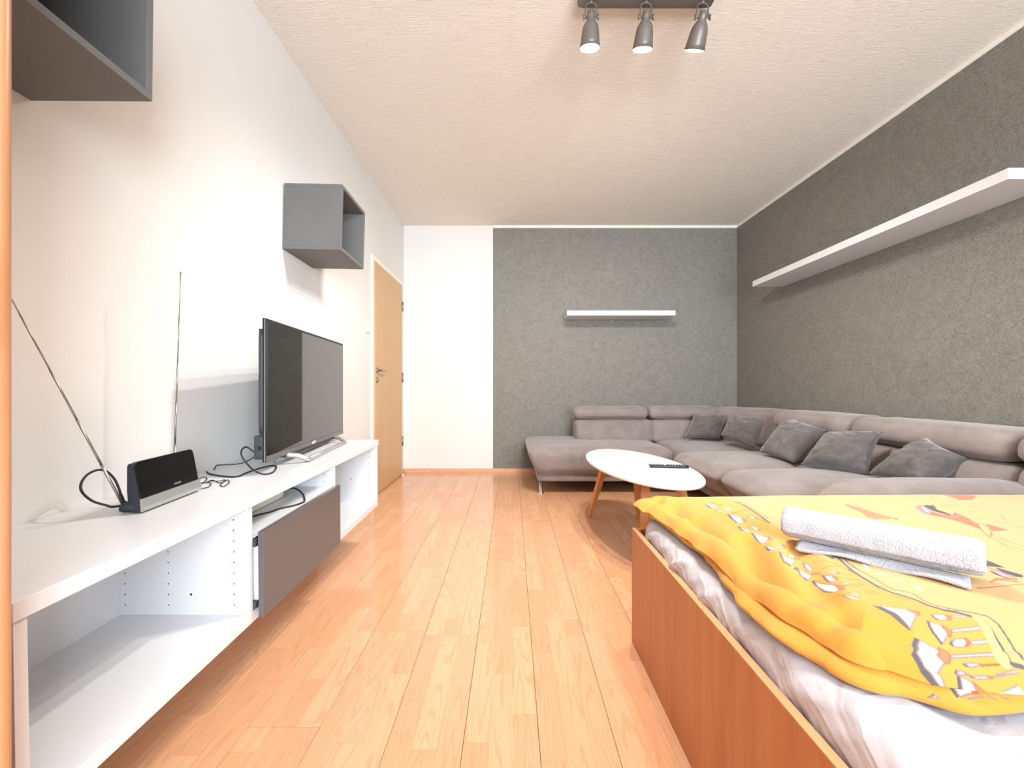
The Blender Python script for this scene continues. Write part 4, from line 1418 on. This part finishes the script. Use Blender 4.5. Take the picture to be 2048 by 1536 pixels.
 ('r',[(0.8674,0.7842),(0.8882,0.7832),(0.8627,0.7774)]),
]
PRINT_LINES = [
 ('g',0.0011,[(0.6354,0.7259),(0.6749,0.7119),(0.678,0.7019),(0.6417,0.6742),(0.638,0.671),(0.6447,0.7009),(0.6354,0.7259)]),
 ('r',0.0011,[(0.6712,0.7127),(0.6865,0.7074),(0.6832,0.7021),(0.6758,0.6982),(0.6742,0.7051),(0.6712,0.7127)]),
 ('g',0.0011,[(0.7503,0.6748),(0.7013,0.6684),(0.6963,0.6639),(0.7461,0.6688)]),
 ('g',0.0011,[(0.6813,0.6837),(0.6925,0.6746),(0.6865,0.6608),(0.6649,0.647),(0.6675,0.6606),(0.6735,0.6739),(0.6813,0.6837)]),
 ('r',0.0011,[(0.6946,0.6772),(0.6983,0.6683),(0.6924,0.6608),(0.6841,0.6554),(0.6883,0.6638),(0.6901,0.6714),(0.6946,0.6772)]),
 ('g',0.0011,[(0.7551,0.6994),(0.7314,0.6986),(0.729,0.695),(0.7536,0.6955)]),
 ('g',0.0011,[(0.7034,0.7008),(0.7239,0.6994),(0.7154,0.6888),(0.7023,0.6879),(0.6996,0.6936),(0.7034,0.7008)]),
 ('r',0.0011,[(0.7225,0.6994),(0.7284,0.6977),(0.724,0.6916),(0.7169,0.6879),(0.717,0.6907),(0.7225,0.6994)]),
 ('g',0.0011,[(0.7362,0.6516),(0.7107,0.6494),(0.7065,0.645),(0.7334,0.6468)]),
 ('g',0.0011,[(0.6887,0.6528),(0.7046,0.654),(0.7025,0.6478),(0.6937,0.6427),(0.6776,0.6423),(0.6805,0.6475),(0.6887,0.6528)]),
 ('r',0.0011,[(0.705,0.6543),(0.7097,0.6526),(0.7069,0.6477),(0.6996,0.6432),(0.6934,0.6425),(0.7029,0.6477),(0.705,0.6543)]),
 ('g',0.0011,[(0.7249,0.6345),(0.6563,0.6323),(0.6534,0.6308),(0.6529,0.6291),(0.7192,0.6307)]),
 ('g',0.0011,[(0.6351,0.6526),(0.6419,0.6455),(0.6493,0.6396),(0.6386,0.6342),(0.6352,0.6333),(0.6359,0.6247),(0.6277,0.6213),(0.6195,0.6169),(0.622,0.6137),(0.6215,0.5997),(0.6169,0.5948),(0.6126,0.6179),(0.6088,0.6262),(0.6118,0.6408),(0.6232,0.6449),(0.6351,0.6526)]),
 ('r',0.0011,[(0.6536,0.6423),(0.6591,0.6379),(0.6507,0.6293),(0.6422,0.624),(0.6366,0.6241),(0.6372,0.6301),(0.6352,0.6333),(0.6437,0.6361),(0.6536,0.6423)]),
 ('g',0.0011,[(0.6632,0.6229),(0.685,0.6222),(0.6852,0.6203),(0.6692,0.6183),(0.6632,0.6229)]),
 ('r',0.0011,[(0.6844,0.6217),(0.6898,0.62),(0.6841,0.6195),(0.6844,0.6217)]),
 ('b',0.0012,[(0.6874,0.6201),(0.714,0.6204)]),
 ('g',0.0011,[(0.7301,0.6146),(0.6939,0.6097),(0.6945,0.6079),(0.7293,0.6117)]),
 ('g',0.0011,[(0.6477,0.6159),(0.6556,0.6135),(0.6616,0.6108),(0.6419,0.6122),(0.6477,0.6159)]),
 ('g',0.0011,[(0.6621,0.61),(0.6855,0.609),(0.6848,0.6069),(0.6655,0.6066),(0.6621,0.61)]),
 ('r',0.0011,[(0.6844,0.6091),(0.691,0.608),(0.686,0.6068),(0.6844,0.6091)]),
 ('g',0.0011,[(0.6457,0.6107),(0.658,0.6019),(0.6557,0.5855),(0.6561,0.5673),(0.633,0.5672),(0.6457,0.6107)]),
 ('r',0.0011,[(0.658,0.6041),(0.6671,0.5934),(0.6692,0.5857),(0.6633,0.567),(0.6569,0.5669),(0.6569,0.5811),(0.661,0.5844),(0.658,0.6041)]),
 ('g',0.0011,[(0.7176,0.599),(0.6935,0.5916),(0.6719,0.5849),(0.6698,0.5843),(0.6936,0.5778),(0.7204,0.5816)]),
 ('g',0.0011,[(0.5981,0.5738),(0.6045,0.5754),(0.6068,0.5709),(0.5981,0.5738)]),
 ('g',0.0012,[(0.6411,0.5633),(0.6575,0.5635),(0.6667,0.5629)]),
 ('g',0.0012,[(0.674,0.5638),(0.6815,0.5601)]),
 ('g',0.0012,[(0.6927,0.5611),(0.702,0.5578)]),
 ('g',0.0011,[(0.6459,1.373),(0.6654,1.347),(0.6498,1.322),(0.6364,1.319),(0.6459,1.373)]),
 ('r',0.0011,[(0.6704,1.351),(0.6824,1.343),(0.6701,1.335),(0.6704,1.351)]),
 ('d',0.002,[(0.6646,1.38),(0.6728,1.361)]),
 ('g',0.0011,[(0.6409,1.294),(0.6518,1.266),(0.6346,1.282),(0.6409,1.294)]),
 ('g',0.0011,[(0.6695,1.309),(0.6886,1.31),(0.6809,1.286),(0.6649,1.281),(0.6695,1.309)]),
 ('r',0.0011,[(0.6691,1.265),(0.6775,1.257),(0.6681,1.249),(0.6691,1.265)]),
 ('g',0.0011,[(0.655,1.248),(0.6701,1.2),(0.6533,1.171),(0.6323,1.163),(0.6413,1.205),(0.655,1.248)]),
 ('r',0.0011,[(0.6676,1.209),(0.6707,1.189),(0.6554,1.166),(0.6522,1.171),(0.6676,1.209)]),
 ('g',0.0011,[(0.6929,1.219),(0.7102,1.215),(0.6967,1.194),(0.6891,1.202),(0.6929,1.219)]),
 ('r',0.0011,[(0.7077,1.213),(0.7087,1.204),(0.6977,1.192),(0.7077,1.213)]),
 ('g',0.0011,[(0.6196,1.132),(0.6218,1.093),(0.6193,1.081),(0.6061,1.085),(0.6196,1.132)]),
 ('g',0.0011,[(0.6524,1.139),(0.6578,1.116),(0.652,1.099),(0.6437,1.107),(0.6524,1.139)]),
 ('r',0.0011,[(0.6578,1.116),(0.6582,1.102),(0.6488,1.095),(0.6578,1.116)]),
 ('g',0.0011,[(0.6209,1.075),(0.629,1.058),(0.633,1.03),(0.6152,1.011),(0.6045,1.007),(0.6131,1.042),(0.6209,1.075)]),
 ('r',0.0011,[(0.6428,1.049),(0.6345,1.019),(0.626,1.015),(0.6428,1.049)]),
 ('g',0.0011,[(0.5982,0.9852),(0.6035,0.9608),(0.6398,0.9867),(0.6382,0.9811),(0.6043,0.9561),(0.593,0.9564),(0.5982,0.9852)]),
 ('r',0.0011,[(0.6417,0.9924),(0.6482,0.9887),(0.6382,0.9811),(0.6417,0.9924)]),
 ('g',0.0011,[(0.6048,0.9406),(0.6021,0.9235),(0.6258,0.9254),(0.5963,0.8928),(0.5882,0.9022),(0.6048,0.9406)]),
 ('r',0.0011,[(0.6364,0.9451),(0.6523,0.9448),(0.6441,0.9384),(0.6322,0.9375),(0.6364,0.9451)]),
 ('g',0.0011,[(0.6412,0.9679),(0.6459,0.9521),(0.6349,0.9442),(0.6206,0.9399),(0.6412,0.9679)]),
 ('g',0.0011,[(0.6106,0.8977),(0.6101,0.879),(0.6089,0.8503),(0.5953,0.841),(0.5914,0.8546),(0.6093,0.8894),(0.6106,0.8977)]),
 ('r',0.0011,[(0.6142,0.8577),(0.6221,0.8474),(0.6193,0.8412),(0.6108,0.853),(0.6142,0.8577)]),
 ('g',0.0011,[(0.6374,0.9128),(0.6341,0.8953),(0.6262,0.8719),(0.6184,0.8683),(0.6241,0.8902),(0.6374,0.9128)]),
 ('g',0.0011,[(0.6041,0.8355),(0.6078,0.8125),(0.6098,0.7897),(0.6043,0.7725),(0.597,0.7771),(0.595,0.7954),(0.5987,0.82),(0.6041,0.8355)]),
 ('r',0.0011,[(0.6104,0.7914),(0.6177,0.7818),(0.6128,0.7725),(0.6058,0.7704),(0.6069,0.7779),(0.6104,0.7914)]),
 ('g',0.0011,[(0.6208,0.8343),(0.6267,0.82),(0.6243,0.804),(0.6138,0.8011),(0.6148,0.8131),(0.6208,0.8343)]),
 ('r',0.0011,[(0.6281,0.8207),(0.6288,0.808),(0.6232,0.8027),(0.6236,0.8095),(0.6281,0.8207)]),
 ('g',0.0011,[(0.6296,0.8369),(0.6503,0.8418),(0.6508,0.835),(0.6295,0.8302),(0.6296,0.8369)]),
 ('r',0.0011,[(0.6532,0.8423),(0.6542,0.8362),(0.6447,0.8292),(0.6532,0.8423)]),
 ('g',0.0011,[(0.6241,0.7936),(0.6384,0.7896),(0.6282,0.7868),(0.6241,0.7936)]),
 ('g',0.0011,[(0.5966,0.7571),(0.6111,0.7376),(0.6097,0.735),(0.5981,0.7401),(0.5966,0.7571)]),
 ('g',0.0011,[(0.6094,0.7578),(0.6257,0.7543),(0.619,0.7471),(0.6149,0.7494),(0.6094,0.7578)]),
 ('b',0.0009,[(0.6861,1.263),(0.723,1.284),(0.7495,1.285)]),
 ('b',0.0009,[(0.6708,1.177),(0.6839,1.151),(0.6894,1.12)]),
 ('b',0.0009,[(0.6614,1.153),(0.6771,1.1)]),
 ('b',0.0009,[(0.6637,1.25),(0.7008,1.272)]),
 ('b',0.0009,[(0.6655,1.013),(0.6724,0.9764),(0.6747,0.9388)]),
 ('b',0.0009,[(0.6619,0.9783),(0.671,0.9261),(0.6859,0.9261)]),
 ('b',0.0009,[(0.6565,0.9266),(0.682,0.9209),(0.7075,0.9107)]),
 ('b',0.0009,[(0.6445,0.8972),(0.6689,0.8887),(0.6875,0.8716)]),
 ('b',0.0009,[(0.6364,0.8596),(0.6789,0.8697),(0.6871,0.8495)]),
 ('b',0.0009,[(0.6305,0.8337),(0.6714,0.8304)]),
 ('b',0.0009,[(0.6246,0.8131),(0.6709,0.8134)]),
 ('b',0.0009,[(0.6192,0.7814),(0.6515,0.7862)]),
 ('b',0.0009,[(0.711,1.204),(0.7083,1.15)]),
 ('b',0.0009,[(0.705,1.235),(0.712,1.175)]),
 ('b',0.0009,[(0.656,0.8133),(0.6758,0.8132)]),
 ('b',0.0009,[(0.6393,0.7925),(0.667,0.7949)]),
 ('b',0.0009,[(0.6466,0.767),(0.6618,0.758)]),
 ('b',0.0009,[(0.6847,0.7545),(0.7022,0.7407)]),
 ('b',0.0009,[(0.6539,0.7719),(0.6668,0.7635)]),
 ('b',0.0009,[(0.6871,0.7905),(0.6976,0.7805)]),
 ('d',0.0032,[(0.7456,1.389),(0.746,1.342),(0.7398,1.286),(0.7269,1.21),(0.7159,1.158)]),
 ('d',0.0013,[(0.762,1.394),(0.7497,1.312),(0.7441,1.259),(0.7413,1.202)]),
 ('d',0.003,[(0.6819,0.9358),(0.6921,0.9293),(0.6933,0.9066),(0.7194,0.9308),(0.7083,0.9025),(0.6934,0.8575),(0.6887,0.8293)]),
 ('d',0.0013,[(0.7257,0.9341),(0.7316,0.9273),(0.7099,0.8819),(0.707,0.851)]),
 ('d',0.003,[(0.69,0.8551),(0.688,0.8219),(0.6847,0.7841),(0.6925,0.7629),(0.7028,0.7543),(0.7137,0.74),(0.7179,0.7263),(0.7332,0.7126)]),
 ('d',0.0013,[(0.7154,0.8864),(0.7072,0.8551),(0.7066,0.8241),(0.7042,0.7936),(0.7051,0.7735),(0.7205,0.768),(0.7281,0.7613),(0.725,0.7364),(0.7298,0.7266),(0.7575,0.7111)]),
 ('d',0.0034,[(0.7331,0.7125),(0.7492,0.7074),(0.7622,0.697),(0.7704,0.6868),(0.7642,0.6714),(0.7536,0.6552),(0.7472,0.6406),(0.7299,0.6247),(0.732,0.62),(0.7426,0.6178)]),
 ('d',0.0015,[(0.7467,0.7172),(0.7584,0.7118),(0.7779,0.7034),(0.789,0.6959),(0.7868,0.6792),(0.7756,0.6592),(0.7683,0.6452),(0.7627,0.6347),(0.7545,0.6264)]),
 ('s',0.006,[(0.7685,0.6927),(0.7628,0.6763),(0.747,0.6553),(0.7373,0.6364),(0.7196,0.6218)]),
 ('b',0.0012,[(1.041,1.287),(1.041,1.249),(1.016,1.191),(1.019,1.175),(1.069,1.181)]),
 ('w',0.0015,[(1.26,1.286),(1.237,1.25),(1.234,1.238)]),
 ('b',0.0011,[(1.261,1.135),(1.195,1.061),(1.176,1.033),(1.201,1.049),(1.255,1.102),(1.27,1.136)]),
 ('b',0.0011,[(1.199,1.049),(1.185,0.9945),(1.183,0.9707)]),
 ('b',0.0011,[(1.176,1.033),(1.151,0.975),(1.16,0.9524)]),
 ('b',0.0011,[(1.324,1.296),(1.38,1.314),(1.369,1.284)]),
 ('b',0.0011,[(1.427,1.329),(1.442,1.31),(1.428,1.263)]),
 ('b',0.0011,[(1.339,1.232),(1.372,1.24),(1.398,1.237)]),
 ('b',0.0011,[(1.393,1.223),(1.399,1.199),(1.383,1.179)]),
 ('b',0.0011,[(1.322,1.148),(1.342,1.126),(1.339,1.099)]),
 ('b',0.0011,[(1.363,1.168),(1.388,1.153)]),
 ('b',0.0011,[(1.319,1.192),(1.328,1.17)]),
 ('b',0.0011,[(1.443,1.458),(1.424,1.41)]),
 ('b',0.0011,[(1.472,1.35),(1.47,1.319)]),
 ('b',0.0011,[(0.8634,0.778),(0.9026,0.7848),(0.9679,0.7946)]),
 ('b',0.0009,[(1.093,1.33),(1.065,1.26),(1.055,1.214)]),
 ('b',0.0009,[(0.8986,1.2),(0.9101,1.184),(0.9054,1.163)]),
 ('b',0.0009,[(0.8753,1.157),(0.8965,1.143),(0.88,1.105)]),
 ('b',0.0009,[(0.8386,1.204),(0.8942,1.234),(0.933,1.246)]),
 ('b',0.0009,[(0.7936,1.171),(0.8335,1.197)]),
 ('b',0.0009,[(0.9392,1.295),(0.9726,1.281)]),
 ('w',0.0025,[(0.7493,0.9013),(0.7417,0.8836),(0.7293,0.8585)]),
 ('w',0.0025,[(0.7296,0.839),(0.7419,0.832)]),
 ('w',0.0025,[(0.7396,0.8148),(0.7519,0.8086)]),
 ('w',0.0025,[(0.7616,0.7932),(0.7549,0.7732)]),
]
BAND = [
 (0.6518,1.462),(0.641,1.374),(0.6314,1.291),(0.6482,1.254),(0.6173,1.14),(0.6155,1.076),(0.599,0.998),(0.6028,0.9492),(0.5868,0.8759),(0.5983,0.8392),(0.5911,0.7987),(0.5949,0.7704),(0.6221,0.7259),(0.6426,0.6986),(0.6373,0.6638),(0.6051,0.6406),(0.6087,0.6011),(0.6257,0.5665),(2.2,0.4),(2.2,1.8),(0.6518,1.8)
]
CENTRE = [
 (0.7489,1.395),(0.7423,1.29),(0.7184,1.162),(0.681,0.9398),(0.7201,0.9317),(0.6901,0.8308),(0.688,0.8219),(0.6938,0.7642),(0.7192,0.7275),(0.7331,0.7125),(0.7492,0.7074),(0.7622,0.697),(0.7704,0.6868),(0.7642,0.6714),(0.7536,0.6552),(0.7472,0.6406),(0.7299,0.6247),(0.732,0.62),(0.7426,0.6178),(2.2,0.5678),(2.2,1.8),(0.7489,1.8)
]
def in_poly(UV, poly):
    x, y = UV[:, 0], UV[:, 1]
    p = np.array(poly, float)
    lo, hi = p.min(0), p.max(0)
    m = (x >= lo[0]) & (x <= hi[0]) & (y >= lo[1]) & (y <= hi[1])
    idx = np.nonzero(m)[0]
    xs_, ys_ = x[idx], y[idx]
    ins = np.zeros(len(idx), bool)
    j = len(p) - 1
    for i in range(len(p)):
        if p[i, 1] != p[j, 1]:
            c = ((p[i, 1] > ys_) != (p[j, 1] > ys_)) & (xs_ < (p[j, 0] - p[i, 0]) * (ys_ - p[i, 1]) / (p[j, 1] - p[i, 1]) + p[i, 0])
            ins ^= c
        j = i
    return idx[ins]
def near_line(UV, pts, w):
    p = np.array(pts, float)
    x, y = UV[:, 0], UV[:, 1]
    out = []
    for a, b in zip(p[:-1], p[1:]):
        lo, hi = np.minimum(a, b) - w, np.maximum(a, b) + w
        idx = np.nonzero((x >= lo[0]) & (x <= hi[0]) & (y >= lo[1]) & (y <= hi[1]))[0]
        ab = b - a
        px, py = x[idx] - a[0], y[idx] - a[1]
        t = np.clip((px * ab[0] + py * ab[1]) / (ab @ ab + 1e-12), 0, 1)
        out.append(idx[np.hypot(px - t * ab[0], py - t * ab[1]) < w])
    return np.concatenate(out)
INK = {'d': lin(96, 92, 98), 'w': lin(226, 222, 214), 'o': lin(218, 128, 92), 'r': lin(216, 108, 74), 'p': lin(216, 120, 132), 'l': lin(190, 160, 214),
       'g': lin(150, 128, 124), 'b': lin(150, 96, 52), 'k': lin(74, 66, 70), 'y': lin(222, 188, 112), 's': lin(226, 196, 128)}
def duvet_colors(UV):
    """four jittered looks averaged, so the printed edges are soft"""
    h = .0005
    return sum(print_colors(UV + np.array(q) * h) for q in ((1, .4), (-.4, 1), (-1, -.4), (.4, -1))) / 4
def print_colors(UV):
    """the cotton print, drawn in the cloth's own flat coordinates (metres)"""
    n = len(UV)
    col = np.tile(np.array(lin(216, 154, 62)), (n, 1))
    if BAND:
        col[in_poly(UV, BAND)] = lin(213, 159, 76)
        col[in_poly(UV, CENTRE)] = lin(211, 171, 114)
    for ink, pts in PRINT_POLYS:
        col[in_poly(UV, pts)] = INK[ink]
    for ink, w, pts in PRINT_LINES:
        col[near_line(UV, pts, w)] = INK[ink]
    return col
def make_duvet():
    X, Y, Z, UV = duvet()
    n1, n2 = X.shape
    V = np.c_[X.ravel(), Y.ravel(), Z.ravel()]
    idx = np.arange(n1 * n2).reshape(n1, n2)
    F = np.stack([idx[:-1, :-1], idx[1:, :-1], idx[1:, 1:], idx[:-1, 1:]], -1).reshape(-1, 4)
    o = put_fast('duvet', V, F, PRINT, True, duvet_colors(UV.reshape(-1, 2)))
    tag(o, 'puffy yellow duvet printed with lotus flowers and robed figures, spread on the bed', 'duvet')
make_duvet()

# ------------------------------------------------------------------ rolled towel
def towel():
    a, b = np.array((.666, 1.024)), np.array((.896, .796))
    R0, zc = .0435, .6145
    d = (b - a) / np.linalg.norm(b - a)
    e = np.array((d[1], -d[0]))            # towards the camera
    if e[1] > 0:
        e = -e
    L = np.linalg.norm(b - a)
    to = thing('rolled_towel', (a[0], a[1], .556), 'rolled white terry towel lying on the yellow duvet', 'towel')
    # spiral cross-section swept along the axis; outer turn ends in a flap on the duvet
    prof = []
    for q in np.linspace(0, 2 * math.pi * 3.25, 150):
        r = .006 + (R0 - .006) * q / (2 * math.pi * 3.25)
        prof.append((r, q - math.pi * .5 - 2 * math.pi * 3.25 + 1.9))
    inner = [(r * math.cos(-t), r * math.sin(-t) * .96) for r, t in prof]
    th = .0085
    nx = 60
    V, F = [], []
    P2 = np.array(inner)
    tan = np.gradient(P2, axis=0)
    tan /= np.linalg.norm(tan, axis=1)[:, None]
    nor = np.c_[tan[:, 1], -tan[:, 0]]
    ring = np.vstack([P2, (P2 - nor * th)[::-1] if np.dot(nor[-1], P2[-1]) > 0 else (P2 + nor * th)[::-1]])
    m = len(ring)
    for i in range(nx + 1):
        s = i / nx
        sh = 1 - .10 * max(0, abs(s - .5) * 2 - .93) / .07
        for (x, z) in ring:
            V.append((a[0] + d[0] * L * s + e[0] * x * sh, a[1] + d[1] * L * s + e[1] * x * sh, zc + z * sh))
    V = np.array(V)
    nz = fbm3(V * 24, 3)[:, None] * .0030 + fbm3(V * 150, 2)[:, None] * .0016
    c = np.c_[np.repeat(a[0] + d[0] * L * np.linspace(0, 1, nx + 1), m), np.repeat(a[1] + d[1] * L * np.linspace(0, 1, nx + 1), m), np.full(len(V), zc)]
    dirn = V - c
    dirn /= np.linalg.norm(dirn, axis=1)[:, None] + 1e-9
    V = V + dirn * nz
    for i in range(nx):
        for j in range(m):
            j2 = (j + 1) % m
            F.append([i * m + j, i * m + j2, (i + 1) * m + j2, (i + 1) * m + j])
    half = m // 2
    for i0 in (0, nx):
        for j in range(half - 1):
            F.append([i0 * m + j, i0 * m + j + 1, i0 * m + m - 2 - j, i0 * m + m - 1 - j])
    bm = bmesh.new()
    vs = [bm.verts.new(v) for v in V]
    for q in F:
        bm.faces.new([vs[i] for i in q])
    bmesh.ops.recalc_face_normals(bm, faces=bm.faces[:])
    put('roll', *bm_out(bm), TOWEL, to, True)
    # loose end of the towel lying under the roll on the camera side
    V, F = [], []
    n_, m_ = 40, 10
    for s_ in (0, 1):
        for i in range(n_ + 1):
            s = .10 + .84 * i / n_
            wv = .030 + .010 * math.sin(s * 9) + .006 * s
            for j in range(m_ + 1):
                t = j / m_
                x = .008 + t * (.028 + wv * .55)
                z = .5740 + .004 * math.sin(s * 14 + t * 3) * t - .001 * t * t + (.007 if s_ == 0 else 0)
                V.append((a[0] + d[0] * L * s + e[0] * x, a[1] + d[1] * L * s + e[1] * x, z))
    K = (n_ + 1) * (m_ + 1)
    for i in range(n_):
        for j in range(m_):
            q = [i * (m_ + 1) + j, (i + 1) * (m_ + 1) + j, (i + 1) * (m_ + 1) + j + 1, i * (m_ + 1) + j + 1]
            F.append(q)
            F.append([K + x for x in q][::-1])
    rim = [i * (m_ + 1) for i in range(n_ + 1)] + [n_ * (m_ + 1) + j for j in range(1, m_ + 1)] + [i * (m_ + 1) + m_ for i in range(n_ - 1, -1, -1)] + [j for j in range(m_ - 1, 0, -1)]
    for q, w in zip(rim, rim[1:] + rim[:1]):
        F.append([q, w, K + w, K + q])
    bm = bmesh.new()
    vs = [bm.verts.new(v) for v in V]
    for q in F:
        bm.faces.new([vs[i] for i in q])
    bmesh.ops.recalc_face_normals(bm, faces=bm.faces[:])
    put('loose_end', *bm_out(bm), TOWEL, to, True)
towel()
